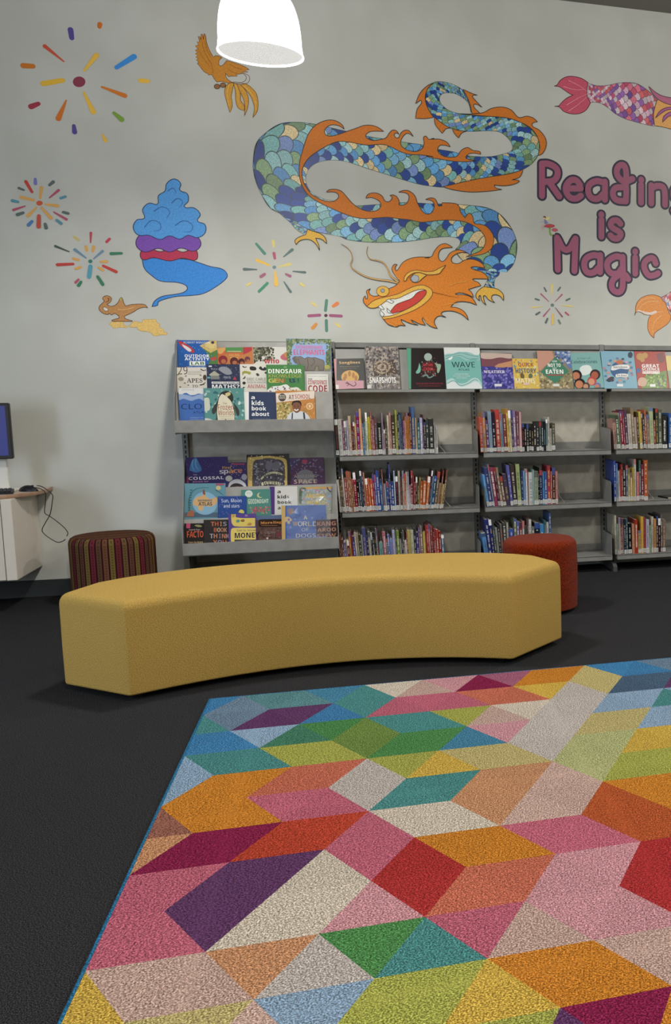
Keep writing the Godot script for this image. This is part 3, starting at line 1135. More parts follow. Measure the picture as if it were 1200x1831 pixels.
# One shelf of books, spine out. Each entry: left edge and top of the spine in the photograph, then its colour.
# leans: pairs of (x, degrees), positive when the top leans to the right.
func shelf_row(r: int, where: String, group: String, base_y: float, end_x: float, leans: Array, text: String) -> void:
	var list := text.split(" ", false)
	var y: float = TRAYS[r] + 0.0005
	var rng := RandomNumberGenerator.new()
	rng.seed = int(end_x) * 7 + r
	for k in list.size():
		var f := list[k].split(",")
		var px := float(f[0])
		var next := float(list[k + 1].split(",")[0]) if k + 1 < list.size() else end_x
		var z := 0.29 + rng.randf_range(-0.006, 0.006)
		var x0 := on_z(px, base_y, z).x
		var x1 := on_z(next, base_y, z).x
		var w := minf(x1 - x0 - 0.0006, 0.038)
		var lean: float = leans[0][1]
		for e in leans.size() - 1:
			if px >= leans[e][0]:
				lean = remap(clampf(px, leans[e][0], leans[e + 1][0]), leans[e][0], leans[e + 1][0], leans[e][1], leans[e + 1][1])
		var h := (on_z(px, float(f[1]), z).y - y) / cos(deg_to_rad(lean))
		h = minf(h, 0.345)
		var d := clampf(h * rng.randf_range(0.68, 0.85), 0.13, 0.22)
		var hue := Color(f[2])
		var wide := "thick" if w > 0.024 else "slim" if w < 0.012 else ""
		var name_ := ("%s %s" % [wide, tone(hue)]).strip_edges()
		var tall := " tall" if h > 0.275 else " short" if h < 0.2 else ""
		var o := thing("book", "%s%s spine, %s from left, %s" % [name_, tall, ordinal(k + 1), where], "book", Vector3(x0, y, z - d), group)
		var a := deg_to_rad(lean)
		o.rotation.z = -a
		if lean > 0:      # it stands on its right-hand corner
			o.position += Vector3(w - w * cos(a), w * sin(a), 0)
		var c := ink(f[2])
		var mb := Mb.new()
		var t := minf(0.0018, w * 0.2)
		mb.box(Vector3(0, 0, 0), Vector3(t, h, d), c)
		mb.box(Vector3(w - t, 0, 0), Vector3(w, h, d), c)
		mb.box(Vector3(0, 0, d - t), Vector3(w, h, d), c, t * 0.5)
		obj("cover", mb.mesh(), "gloss" if rng.randf() < 0.5 else "paper", o)
		mb = Mb.new()
		mb.box(Vector3(t, 0.003, 0.003), Vector3(w - t, h - 0.003, d - t), lin("d8d2c2"))
		obj("pages", mb.mesh(), "plain", o)
		var lum := hue.get_luminance()
		# printing on the spine: a row of small letter strokes, a band at the head, a publisher's mark
		mb = Mb.new()
		var mark := lin("e6e2d6") if lum < 0.5 else lin("33302e")
		if rng.randf() < 0.25:
			mark = [lin("d8b848"), lin("c03a34"), lin("7ab0c8"), lin("e8e4da")][rng.randi() % 4]
		mark = mark.lerp(c, rng.randf_range(0.25, 0.6))
		var up := 0.045
		var stop := h * rng.randf_range(0.75, 0.93)
		var half := w * rng.randf_range(0.16, 0.27)
		while up < stop:
			var s := rng.randf_range(0.003, 0.0075)
			if rng.randf() < 0.8:
				var e := half * rng.randf_range(0.7, 1.0)
				mb.quad(Vector3(w * 0.5 - e, up, d + 0.0003), Vector3(w * 0.5 + e, up, d + 0.0003), Vector3(w * 0.5 + e, up + s, d + 0.0003), Vector3(w * 0.5 - e, up + s, d + 0.0003), mark)
			up += s + rng.randf_range(0.0015, 0.004)
			if rng.randf() < 0.06:
				up += 0.02
		if rng.randf() < 0.35:
			var band: Color = c.lerp([Color.WHITE, lin("16161a"), lin("a83028"), lin("2a4a90")][rng.randi() % 4], 0.7)
			var b0 := h * rng.randf_range(0.8, 0.9)
			mb.quad(Vector3(0, b0, d + 0.0002), Vector3(w, b0, d + 0.0002), Vector3(w, h, d + 0.0002), Vector3(0, h, d + 0.0002), band)
		obj("spine_print", mb.mesh(), "paper", o)
		if rng.randf() < 0.9:
			mb = Mb.new()
			var s0 := 0.004
			s0 += rng.randf_range(-0.002, 0.004)
			var s1 := s0 + rng.randf_range(0.024, 0.032)
			mb.box(Vector3(w * 0.04, s0, d), Vector3(w * 0.96, s1, d + 0.0005), lin("c9c9c4") * rng.randf_range(0.75, 1.0))
			for e in 3:
				mb.box(Vector3(w * 0.22, s0 + 0.006 + e * 0.007, d + 0.0004), Vector3(w * 0.78, s0 + 0.009 + e * 0.007, d + 0.0007), lin("77777a"))
			obj("spine_label", mb.mesh(), "paper", o)
		if f.size() > 3:
			mb = Mb.new()
			var words := f[3].replace("_", " ")
			var q := Mb.new()
			letters(q, words, "thin", Vector3.ZERO, Vector2(h * 0.6, w * 0.4), lin("dcd8cc"))
			for i in q.v.size():
				var p := q.v[i]
				mb.v.append(Vector3(w * 0.3 + p.y, h * 0.88 - p.x, d + 0.0009))
				mb.n.append(Vector3.BACK)
				mb.c.append(q.c[i])
			obj("title", mb.mesh(), "paper", o)


func bookend(px: float, base_y: float, r: int, label: String) -> void:
	var p := on_z(px, base_y, 0.28)
	var y: float = TRAYS[r]
	var o := thing("bookend", label, "bookend", Vector3(p.x, y, 0.2), "wire bookends")
	var mb := Mb.new()
	mb.tube(PackedVector3Array([Vector3(0.0, 0.004, 0.07), Vector3(0.035, 0.004, 0.068), Vector3(0.042, 0.008, 0.066), Vector3(0.035, 0.016, 0.064), Vector3(0.008, 0.05, 0.05), Vector3(0.004, 0.1, 0.02), Vector3(0.004, 0.13, -0.01), Vector3(0.004, 0.13, -0.06), Vector3(0.004, 0.1, -0.09), Vector3(0.008, 0.05, -0.1), Vector3(0.035, 0.016, -0.1), Vector3(0.042, 0.008, -0.1), Vector3(0.0, 0.004, -0.1)]), 0.0022, lin("8c8c8a"), 6)
	obj("wire", mb.mesh(), "steel", o)


# A book standing face out, leaning back; (xl, yl)-(xr, yr) is its top edge in the photograph.
func face_book(label: String, group: String, xl: float, yl: float, xr: float, yr: float, z: float, back: float, floor_y: float, hex: String, spine := "", thick := 0.012) -> Art:
	var p := on_z(xl, yl, z)
	var q := on_z(xr, yr, z)
	var u := (q - p).normalized()
	if absf(u.y) < 0.02:
		u = Vector3.RIGHT
	var up := Vector3.BACK.cross(u).normalized()
	var b := Basis(u, -deg_to_rad(back)) * Basis(u, up, u.cross(up))
	var h := (p.y - floor_y) / cos(deg_to_rad(back))
	var w := p.distance_to(q)
	var o := thing("picture_book", label, "book", p - b.y * h, group)
	o.transform.basis = b
	var c := ink(hex)
	var s := ink(spine if spine != "" else hex)
	var mb := Mb.new()
	mb.box(Vector3(0, 0, -0.002), Vector3(w, h, 0), c, 0.0006)
	mb.box(Vector3(0, 0, -thick), Vector3(w, h, -thick + 0.002), c)
	mb.box(Vector3(-0.0012, 0, -thick), Vector3(0.0008, h, -0.0002), s, 0.0006)
	obj("cover", mb.mesh(), "gloss", o)
	mb = Mb.new()
	mb.box(Vector3(0.0008, 0.003, -thick + 0.002), Vector3(w - 0.003, h - 0.003, -0.002), lin("d8d2c2"))
	obj("pages", mb.mesh(), "plain", o)
	var a := Art.new()
	a.main = self
	a.node = o
	a.frame = o.transform
	a.depth = 0.0003
	a.step = 0.00012
	a.clip = PackedVector2Array([Vector2(0.0005, 0.0005), Vector2(w - 0.0005, 0.0005), Vector2(w - 0.0005, h - 0.0005), Vector2(0.0005, h - 0.0005)])
	a.begin("cover_print", "gloss")
	return a


const LINE := "2c2a26"


# fish scales over a strip between two edges given pair by pair, "ax,ay;bx,by"; the tips point back towards the first pair
func scales(a: Art, pairs: Array, across: float, hexes: Array, seed: int, base: String) -> void:
	var e0 := PackedVector2Array()
	var e1 := PackedVector2Array()
	for group in pairs:
		a.crop(group[0], group[1], group[2])
		for w in group[3].split(" ", false):
			var two: PackedStringArray = w.split(";")
			var p := two[0].split(",")
			var q := two[1].split(",")
			e0.append(a.at(float(p[0]), float(p[1])))
			e1.append(a.at(float(q[0]), float(q[1])))
	var soft := []
	soft.resize(e0.size())
	soft.fill(false)
	e0 = a.bend(e0, soft, false, 6)
	e1 = a.bend(e1, soft, false, 6)
	var edge := e0.duplicate()
	var back := e1.duplicate()
	back.reverse()
	# the strip itself, quad by quad, as the dark ground between the scales
	for i in e0.size() - 1:
		for tri in [[e0[i], e0[i + 1], e1[i + 1]], [e0[i], e1[i + 1], e1[i]]]:
			var q := PackedVector2Array(tri)
			a.tris(q, PackedInt32Array([0, 1, 2]), ink(base))
	a.ribbon(e0, 1.5, 1.5, ink(base))
	a.ribbon(e1, 1.5, 1.5, ink(base))
	var along := PackedFloat32Array([0.0])
	for i in e0.size() - 1:
		var wide := (e0[i].distance_to(e1[i]) + e0[i + 1].distance_to(e1[i + 1])) * 0.5
		var far := (e0[i].distance_to(e0[i + 1]) + e1[i].distance_to(e1[i + 1])) * 0.47
		along.append(along[i] + far / maxf(wide, 0.02) * across)
	var total := along[along.size() - 1]
	var place := func(u: float, v: float) -> Vector2:
		var i := clampi(along.bsearch(u) - 1, 0, along.size() - 2)
		var t := clampf((u - along[i]) / maxf(along[i + 1] - along[i], 1e-6), 0.0, 1.0)
		return e0[i].lerp(e0[i + 1], t).lerp(e1[i].lerp(e1[i + 1], t), v / across)
	var rng := RandomNumberGenerator.new()
	rng.seed = seed
	var field := PackedVector2Array([Vector2(0, 0), Vector2(total, 0), Vector2(total, across), Vector2(0, across)])
	var last := -1
	for r in int(total / 0.5) + 2:
		for j in range(-1, int(across) + 2):
			var u0 := r * 0.5
			var v0 := j + (0.5 if r % 2 else 0.0) + 0.1
			var q := PackedVector2Array()
			for k in 11:
				var t := PI * k / 10.0
				q.append(Vector2(u0 - 0.5 * sin(t), v0 - 0.5 * cos(t)))
			for k in range(1, 6):
				var t := PI * 0.5 * k / 5.0
				q.append(Vector2(u0 + 0.5 - 0.5 * cos(t), v0 + 0.5 - 0.5 * sin(t)))
			for k in range(1, 5):
				var t := PI * 0.5 * (1.0 - k / 5.0)
				q.append(Vector2(u0 + 0.5 - 0.5 * cos(t), v0 - 0.5 + 0.5 * sin(t)))
			var mid := Vector2(u0 - 0.1, v0)
			for k in q.size():
				q[k] = mid + (q[k] - mid) * 0.93
			var pick := rng.randi() % hexes.size()
			if pick == last:
				pick = rng.randi() % hexes.size()
			last = pick
			for one: PackedVector2Array in Geometry2D.intersect_polygons(a.sized(q, 100.0), a.sized(field, 100.0)):
				var laid := PackedVector2Array()
				for p in one:
					laid.append(place.call(p.x * 0.01, p.y * 0.01))
				var col := ink(hexes[pick]) * rng.randf_range(0.85, 1.15)
				a.flat(laid, col)
	a.depth += a.step


func make_dragon() -> void:
	var blues := ["123c8c", "123c8c", "0f2f7a", "5c9ccc", "78b0d4", "4a86b8", "6f86b8", "7c9a70", "6a8660", "7c9a70", "86b4b4", "70a8a4", "9cc0c0", "d0b888"]
	var a := mural("wall_dragon", "long painted dragon with blue and green scales and an orange crest winding across the wall", "mural", 700, 380)
	a.begin("leg", "shiny_pencil")
	scales(a, [[440, 200, 6.0, "330,1060;480,1050 400,1120;560,1090 470,1180;610,1165 540,1260;650,1240 620,1315;668,1268"]], 5.0, blues, 9, "26403c")
	scales(a, [[750, 330, 6.0, "640,930;860,930 700,960;850,970 735,1010;812,1005 720,1050;800,1060 690,1098;802,1114"]], 4.0, blues, 8, "26403c")
	a.begin("scaled_body", "shiny_pencil")
	scales(a, [
		[730, 130, 4.615, "528,332;520,330 490,210;500,255 440,140;450,205 370,100;390,172 290,78;335,165 215,82;285,170 160,135;258,200 140,210;262,245 155,285;295,285 210,365;345,318 290,430;420,340 390,470;510,352 520,483;600,362 650,478;720,366 760,490;840,382 830,545;960,430 858,590;1060,520 862,630;1083,620 840,655;1050,715 790,672;960,790 700,692;800,838 600,695;640,865 480,685;470,900 370,655;300,942 230,630;170,932"],
		[600, 200, 6.0, "940,358;900,775 780,335;720,725 560,300;520,660 330,262;340,605 130,215;180,550"],
		[440, 200, 6.0, "960,185;1050,525 850,160;920,515 740,135;800,530 560,115;715,570 370,130;660,630 210,230;642,680 110,345;637,710 78,560;640,750 100,720;655,800 170,890;690,855 260,1030;740,898 390,1100;800,925 530,1185;860,945 660,1255;940,960 800,1295;1020,985 1000,1332;1150,1005"],
		[600, 200, 6.0, "130,1370;230,1010 350,1396;400,1000 600,1398;600,985 800,1385;780,975 1000,1355;960,985"],
		[750, 330, 6.0, "120,570;150,210 300,558;350,212 400,570;560,228 437,600;720,250 437,640;850,310 415,672;950,415 390,700;1015,530 400,740;1045,640 450,800;1035,760 520,860;1000,865 620,920;930,940"]], 3.0, blues, 4, "26403c")
	a.begin("crest", "pencil")
	a.crop(600, 200, 6.0)
	# c3 crop (730,130)x4.615, c1 (440,200)x6, c4 (750,330)x6 all brought to this crop's pixels
	var c3 := func(t: String) -> String: return shift(t, 730, 130, 4.615)
	var c1 := func(t: String) -> String: return shift(t, 440, 200, 6.0)
	var c4 := func(t: String) -> String: return shift(t, 750, 330, 6.0)
	a.crop(0, 0, 1.0)
	var c2 := func(t: String) -> String: return shift(t, 600, 200, 6.0)
	var orange := "bf6a14"
	a.fill(c3.call("560,728! 480,735 380,732 250,712 150,690") + c2.call("1050,482 900,462 780,455 680,420 600,380 520,352 430,352 350,358 250,345 150,325 60,318") + c1.call("960,325 850,375 760,430 690,480 640,540 610,600 600,660 620,760 660,830 700,880 760,920 830,950 920,965 985,930 990,890 960,866 920,860 866,864! 868,852! 900,835 960,832 1020,850 1070,900 1130,970") + c2.call("230,1020 300,1055 380,1068 450,1055 487,1010 475,965 430,935 380,920 325,928! 345,890 390,872 450,875 500,905 530,955 570,965 600,940 605,915 583,897! 620,892 660,915 685,965 682,995 720,1002 765,978 788,930 780,890 740,868 675,863! 730,843 790,850 850,900 880,980 920,1050 960,1090 1000,1098 1040,1070 1060,1010 1045,965 1015,948 965,942! 1010,925 1060,930 1090,970 1105,1010 1135,1008") + c4.call("237,235! 245,195! 390,205 430,237! 440,290 490,360! 530,310 570,340 590,415 650,425 720,450 780,520 798,570 795,620 770,690 700,740 600,762 500,775! 560,752 640,720 690,670 710,600 690,540 640,480 560,430 480,400 350,383 200,387 60,403") + c2.call("900,1182 800,1160 700,1150 560,1132 430,1140 300,1145 200,1130 80,1090") + c1.call("860,1010 780,970 700,920 640,860 590,760 570,660 575,540 600,440 640,310 680,220 740,150 820,105 900,88 970,100 1030,140 1055,187! 1000,152 930,140 880,155 845,195 850,240 900,262 1000,240 1100,205") + c2.call("240,170 300,148 380,145 450,165 520,212! 430,208 370,215 325,250 340,285 400,308 470,300 540,280 580,225 620,195 660,210 680,243! 650,228 630,245 645,275 675,278 700,230 745,198 790,205 835,267! 790,235 750,240 710,290 700,350 740,395 800,420 870,425 930,395 950,340 945,275 970,262 1000,295 1060,285") + c3.call("190,548 260,550 320,575 348,614! 300,600 257,605 245,650 290,688 350,698 400,690 440,640 490,618 530,640 590,652 598,674! 545,665 500,672 475,700 500,716"), orange, LINE)
	for f in ["210,82! 150,115 95,175 60,258! 110,235 75,300 60,378! 140,380 208,370! 160,290 140,210 160,135", "215,370! 225,430 280,502! 310,465 345,458! 290,425", "365,463! 380,500 415,540! 440,500 480,484! 420,478", "450,138! 520,170 570,187! 530,192 550,225 608,287! 570,265 540,265 545,290 575,320 592,336! 527,340! 505,250 480,190", "420,340! 520,342 620,330 690,295 780,285 850,310 910,370 980,360 1030,375 1067,407! 1030,415 1022,440 1080,475 1130,540 1138,600 1110,665 1070,686! 1085,610 1060,520 1000,450 900,400 800,372 640,360", "285,942! 360,965 500,985 650,980 772,965! 720,950 708,928! 790,935 860,925 915,900 905,888 855,885! 920,862 948,800! 850,832 700,857 550,882"]:
		a.fill(c3.call(f), orange, LINE)
	a.begin("claw", "pencil")
	a.fill(c1.call("640,1318! 560,1350 525,1385 540,1427! 562,1395 620,1370 690,1375 750,1420 790,1490! 780,1430 745,1355! 810,1368 868,1417! 850,1355 800,1310 730,1285 660,1262!"), "cda13c", LINE)
	a.begin("claw", "pencil")
	a.fill(c4.call("690,1095! 630,1140 605,1200 645,1252! 636,1205 652,1190 668,1245 715,1297! 690,1235 695,1190 740,1235 808,1270! 772,1222 790,1185 860,1195 902,1247! 897,1180 850,1130 802,1112!"), "cda13c", LINE)
	a.begin("head", "pencil")
	var h5 := func(t: String) -> String: return shift(t, 600, 420, 6.0)
	var h6 := func(t: String) -> String: return shift(t, 740, 420, 6.667)
	a.fill(h5.call("575,577! 640,548 670,517! 690,498! 650,450 605,370 630,318 662,320! 640,345 652,385 675,365 720,300 800,255 900,238 1010,245") + h6.call("130,272 210,260 240,205 300,130 370,105 430,130 460,152! 400,155 330,170 295,220 300,290 340,318 380,290 430,220 500,185 570,185 630,217! 560,212 485,240 447,285 462,332 530,343 600,305 680,290 760,310 820,350 845,397! 760,382 682,388 705,412 800,440 860,480 888,527! 800,525 702,528 720,548 770,570 800,607! 730,625 650,652! 690,690 710,747! 640,712 560,692 497,702 500,714 600,716 690,750 750,838! 660,805 540,797 470,822 440,862! 500,865 580,900 630,960 650,1018! 590,962 510,922 420,907 325,935 385,985! 310,966 265,988 242,1040 280,1117! 210,1095 150,1050 108,980! 100,1012 140,1078!") + h5.call("900,955 810,910! 835,945 885,968! 800,950 700,905! 715,940 750,978! 690,970 660,988! 570,965 520,910 498,880! 560,800 700,700! 560,690 450,772 380,785 337,768! 300,720 300,680 318,655! 330,690 345,660 333,605 375,578! 357,610 385,650 450,655 520,620"), "c8741a", LINE)
	a.crop(600, 420, 6.0)
	a.begin("mouth", "pencil")
	a.fill("500,880! 478,830 470,770 560,700 700,660 800,610 930,585 975,605 950,665 860,745 740,810 600,866", "d8d6cc")
	a.fill("590,820! 650,750 720,720 820,680 880,620 950,596 975,607 950,662 860,742 740,806 610,846!", "b8352c", "5a1c18")
	a.fill("337,768! 400,712 480,680 570,660 680,630 780,580 860,548 940,540 1010,570 1040,610 1030,660 960,735 860,800 740,850 620,890 510,906! 500,880! 600,866 740,810 860,745 950,665 975,605 930,585 850,600 760,640 660,685 590,690 530,720 450,775 380,786", "cfa23e", "6a3c14")
	for t in ["540,702! 600,736 630,718! 575,690!", "455,768! 490,797 526,801! 487,752!", "480,800! 478,850 500,880! 522,858 498,825!", "550,785! 562,832 604,840!"]:
		a.fill(t, "e6e4da", "6a6a60")
	a.begin("nostril", "pencil")
	a.oval(508, 606, 68, 55, "cfa23e", "6a3c14")
	a.oval(505, 600, 21, 20, "8a9098", "5a5a58")
	a.begin("eye", "pencil")
	a.fill("797,470! 840,420 900,408 978,434! 930,470 890,505 835,510", "cda43e", "4a2a12")
	a.oval(852, 470, 42, 38, "9aa0a8", "5a5a58")
	a.begin("brow", "pencil")
	a.fill("735,500! 740,450 790,400 870,380 960,395 1050,390 1110,360 1182,325! 1160,358 1140,378 1118,412 1060,427 980,427 900,405 830,415 770,460 755,492", "cfa544", "6a3c14")
	a.line("1040,615 1150,640 1260,665 1320,668", 0.8, 0.3, "7a3c10")
	a.begin("whisker", "pencil")
	for t in ["60,100 120,135 165,190 180,260 162,330 225,395 330,450 450,480 560,492 668,517", "345,125 335,200 370,260 440,275 510,300 560,370 590,440 672,507"]:
		a.line(t, 0.9, 3.6, "6a4a2a")
		a.line(t, 0.1, 1.9, "c8a060")
	a.begin("hair", "pencil")
	for t in ["610,340 625,400 655,450 680,480", "540,930 580,950 640,985", "600,915 640,945 690,968", "930,880 960,930 1040,985", "960,880 1000,930 1080,995", "1180,560 1290,520 1400,500", "1150,760 1230,740 1320,745"]:
		a.line(t, 0.4, 0.9, "e0a050")
	a.done()


# rewrites "x,y x,y!" from one crop of the photograph into whole-photograph pixels
func shift(t: String, x: float, y: float, s: float) -> String:
	var out := ""
	for w in t.split(" ", false):
		var hard := w.ends_with("!")
		var xy := w.trim_suffix("!").split(",")
		out += "%.2f,%.2f%s " % [x + float(xy[0]) / s, y + float(xy[1]) / s, "!" if hard else ""]
	return out


func firework(label: String, x: float, y: float, crop: Array, centre: Array, rays: Array) -> void:
	var a := mural("painted_firework", label, "mural", x, y, "painted fireworks")
	a.crop(crop[0], crop[1], crop[2])
	if centre.size():
		a.begin("centre", "paper")
		a.oval(centre[0], centre[1], centre[2], centre[3], centre[4])
	for r in rays:
		a.begin("ray", "paper")
		a.dab(r[0], r[1], r[2], r[3], r[4], r[5], r[6])
	a.done()


func make_fireworks() -> void:
	var red := "a8342c"
	var rose := "9c4458"
	var gold := "cfa53c"
	var pale := "c4b468"
	var tan := "c0904c"
	var teal := "4a7c8c"
	var green := "2f6a4c"
	var grey := "4c5c58"
	firework("largest painted firework burst with plum centre, high on the left of the wall", 141, 146, [20, 30, 4.615], [561, 537, 52, 44, "7a2c40"], [[732, 62, 728, 82, 7, 6, "b4601c"], [490, 108, 500, 175, 8, 7, "4a3c80"], [278, 243, 435, 370, 6, 2, "b04830"], [100, 404, 180, 408, 8, 7, "b0661c"], [265, 552, 425, 525, 8, 7, "c8a030"], [165, 742, 225, 718, 8, 6, "8c2838"], [390, 840, 455, 690, 8, 2, "b8621c"], [518, 900, 524, 952, 5, 7, "4a3c80"], [750, 970, 780, 1022, 2, 6, gold], [850, 795, 912, 848, 5, 8, "6a8c34"], [600, 625, 678, 785, 3, 8, gold], [750, 580, 938, 652, 3, 7, "b8661c"], [1070, 527, 1130, 532, 7, 6, gold], [870, 420, 1015, 330, 6, 8, "2f7cc0"], [605, 445, 705, 318, 3, 7, gold]])
	firework("painted firework burst with orange-red centre at the left edge", 70, 363, [10, 300, 5.217], [316, 330, 30, 23, "b04a20"], [[277, 105, 278, 148, 4, 5, "6466a0"], [190, 130, 246, 226, 5, 4, red], [410, 162, 445, 132, 4, 5, grey], [335, 185, 322, 285, 5, 3, tan], [125, 190, 170, 208, 4, 3, grey], [495, 210, 410, 280, 4, 2, rose], [145, 275, 262, 302, 5, 4, tan], [65, 308, 115, 318, 5, 4, teal], [515, 284, 558, 270, 4, 4, teal], [75, 394, 182, 358, 4, 2, rose], [375, 342, 485, 355, 3, 5, tan], [112, 438, 165, 420, 5, 4, grey], [210, 448, 290, 370, 5, 2, tan], [335, 372, 425, 470, 3, 5, tan], [452, 414, 568, 482, 2, 4, rose], [540, 415, 585, 427, 4, 4, grey], [215, 535, 248, 500, 5, 4, "3c6a9c"], [312, 450, 310, 550, 5, 6, "a84430"], [370, 525, 380, 562, 4, 5, grey], [480, 490, 520, 522, 4, 4, teal]])
	firework("painted firework burst with dark green centre, between the blue swirl and the left edge", 161, 467, [10, 300, 5.217], [791, 873, 20, 18, "2c6a5c"], [[796, 608, 793, 698, 4, 2, "a04048"], [640, 645, 682, 675, 4, 4, "b0a060"], [942, 692, 970, 664, 4, 4, "a83848"], [465, 732, 592, 783, 4, 2, "3c4a44"], [750, 738, 758, 772, 5, 4, tan], [822, 738, 815, 778, 5, 4, tan], [648, 765, 752, 842, 5, 2, "5c7c90"], [905, 778, 822, 850, 4, 2, "5c7c90"], [985, 802, 1082, 798, 5, 4, green], [632, 848, 680, 860, 4, 4, tan], [485, 905, 630, 898, 5, 4, red], [885, 876, 942, 876, 3, 5, tan], [912, 915, 1032, 970, 4, 5, red], [655, 942, 700, 928, 4, 4, tan], [868, 930, 910, 955, 3, 4, tan], [793, 920, 780, 1018, 6, 6, "4a8898"], [655, 1070, 682, 1042, 4, 3, rose], [683, 1098, 705, 1065, 5, 4, green], [860, 1015, 908, 1088, 4, 5, green]])
	firework("painted firework burst with grey centre under the dragon's left claw", 490, 478, [420, 420, 5.4545], [385, 316, 18, 17, "5c7470"], [[210, 88, 290, 182, 4, 5, "3c7464"], [373, 62, 380, 110, 5, 4, pale], [560, 145, 476, 214, 5, 2, "4c6460"], [382, 180, 390, 230, 5, 4, "9c4460"], [215, 245, 336, 298, 5, 3, gold], [430, 312, 538, 285, 2, 5, pale], [92, 336, 214, 338, 5, 2, "4c5c58"], [255, 408, 292, 382, 5, 4, "8c5068"], [497, 382, 538, 402, 3, 5, "8c5068"], [568, 356, 685, 366, 2, 4, "4c5c58"], [395, 360, 404, 482, 3, 7, "d0a848"], [120, 490, 158, 468, 4, 3, pale], [640, 475, 672, 497, 4, 4, pale], [235, 552, 318, 470, 4, 4, "2f7c60"], [480, 458, 545, 556, 2, 4, "4c6460"]])
	firework("small painted firework cross with mauve bars just above the display racks", 582, 565, [420, 420, 5.4545], [888, 786, 17, 16, "4c1c2c"], [[895, 640, 884, 738, 5, 5, "4a7468"], [892, 835, 895, 935, 5, 5, "4a7468"], [722, 790, 828, 783, 5, 5, "8c4868"], [932, 786, 1038, 792, 5, 5, "8c4868"], [960, 695, 1000, 668, 5, 6, "c87038"], [760, 908, 792, 872, 6, 5, "c08038"], [760, 665, 800, 700, 5, 2, pale], [988, 868, 1024, 895, 4, 4, pale]])
	firework("painted firework burst with fine yellow and mauve rays beneath the lettering", 987, 546, [930, 370, 7.964], [460, 1399, 25, 24, "5c6c6c"], [[345, 1152, 372, 1202, 3, 3, grey], [455, 1108, 450, 1255, 4, 2, pale], [572, 1148, 540, 1192, 3, 3, grey], [298, 1240, 410, 1348, 3, 1.2, "94546a"], [598, 1248, 498, 1350, 3, 1.2, "94546a"], [218, 1310, 270, 1326, 3, 3, grey], [658, 1330, 706, 1308, 3.4, 3.4, "4a6458"], [168, 1434, 320, 1418, 3, 1, pale], [588, 1402, 742, 1416, 1, 3, pale], [228, 1532, 280, 1500, 3.5, 3, grey], [335, 1555, 425, 1446, 3, 1.2, "94546a"], [505, 1438, 600, 1562, 1.2, 3, "7c4a60"], [645, 1502, 690, 1540, 3, 3, rose], [468, 1525, 464, 1665, 3, 4, "c8a84c"], [390, 1590, 366, 1648, 3, 3.5, grey], [548, 1612, 572, 1660, 3, 3, "5c7468"]])


func make_wall_words() -> void:
	var list := [
		["Reading", "dusky pink word reading in dark-edged round letters at the top of the lettering", [
			["92,110 92,385", "92,110 150,112 215,150 225,205 190,255 110,265", "150,262 240,390"],
			["300,322 425,322", "418,290 385,252 340,252 300,300 300,350 335,400 385,408 425,385"],
			["620,270 560,258 500,290 488,345 515,400 570,410 618,370", "632,265 632,418"],
			["812,430 812,300 790,310 720,320 700,370 730,420 812,432", "812,300 815,200 800,130 765,122 735,160 745,220 800,262 868,240"],
			["942,290 942,442", "944,246 944,250"],
			["1030,295 1030,450", "1030,320 1080,300 1128,310 1145,350 1148,462"],
			["1305,325 1265,302 1225,330 1220,390 1252,430 1300,405", "1312,308 1316,480 1292,540 1245,548 1218,512"]]],
		["is", "dusky pink middle word of the lettering with only two letters", [
			["602,590 602,735", "601,545 601,549"],
			["765,625 740,598 700,600 682,635 705,665 750,690 768,715 745,748 705,748 680,725"]]],
		["Magic", "dusky pink bottom word of the lettering beginning with a tall capital letter", [
			["222,745 228,1018", "222,745 300,850 380,752", "380,752 370,1030"],
			["580,900 530,895 470,925 455,985 480,1040 535,1042 580,1000", "592,895 590,1040"],
			["775,915 730,905 665,940 650,990 680,1045 740,1050 775,1010", "785,910 785,1150 770,1200 735,1212 695,1180 695,1120 740,1072 800,1060 832,1098"],
			["892,915 892,1052", "892,862 892,866"],
			["1068,965 1050,925 1020,920 975,955 972,1010 1010,1068 1060,1065 1088,1050"]]]]
	for e in list:
		var a := mural("wall_word", e[1], "lettering", 950 + 600 / 4.8, 270 + 500 / 4.8)
		a.crop(950, 270, 4.8)
		a.depth = 0.0004
		for stroke_set in e[2]:
			a.begin("letter", "paper")
			var d := a.depth
			for s in stroke_set:
				a.brush(s, 18.0, "1f1b30")
			a.depth = d + 0.0016
			for s in stroke_set:
				a.brush(s, 11.0, "874660")
			a.depth = d
		a.done()


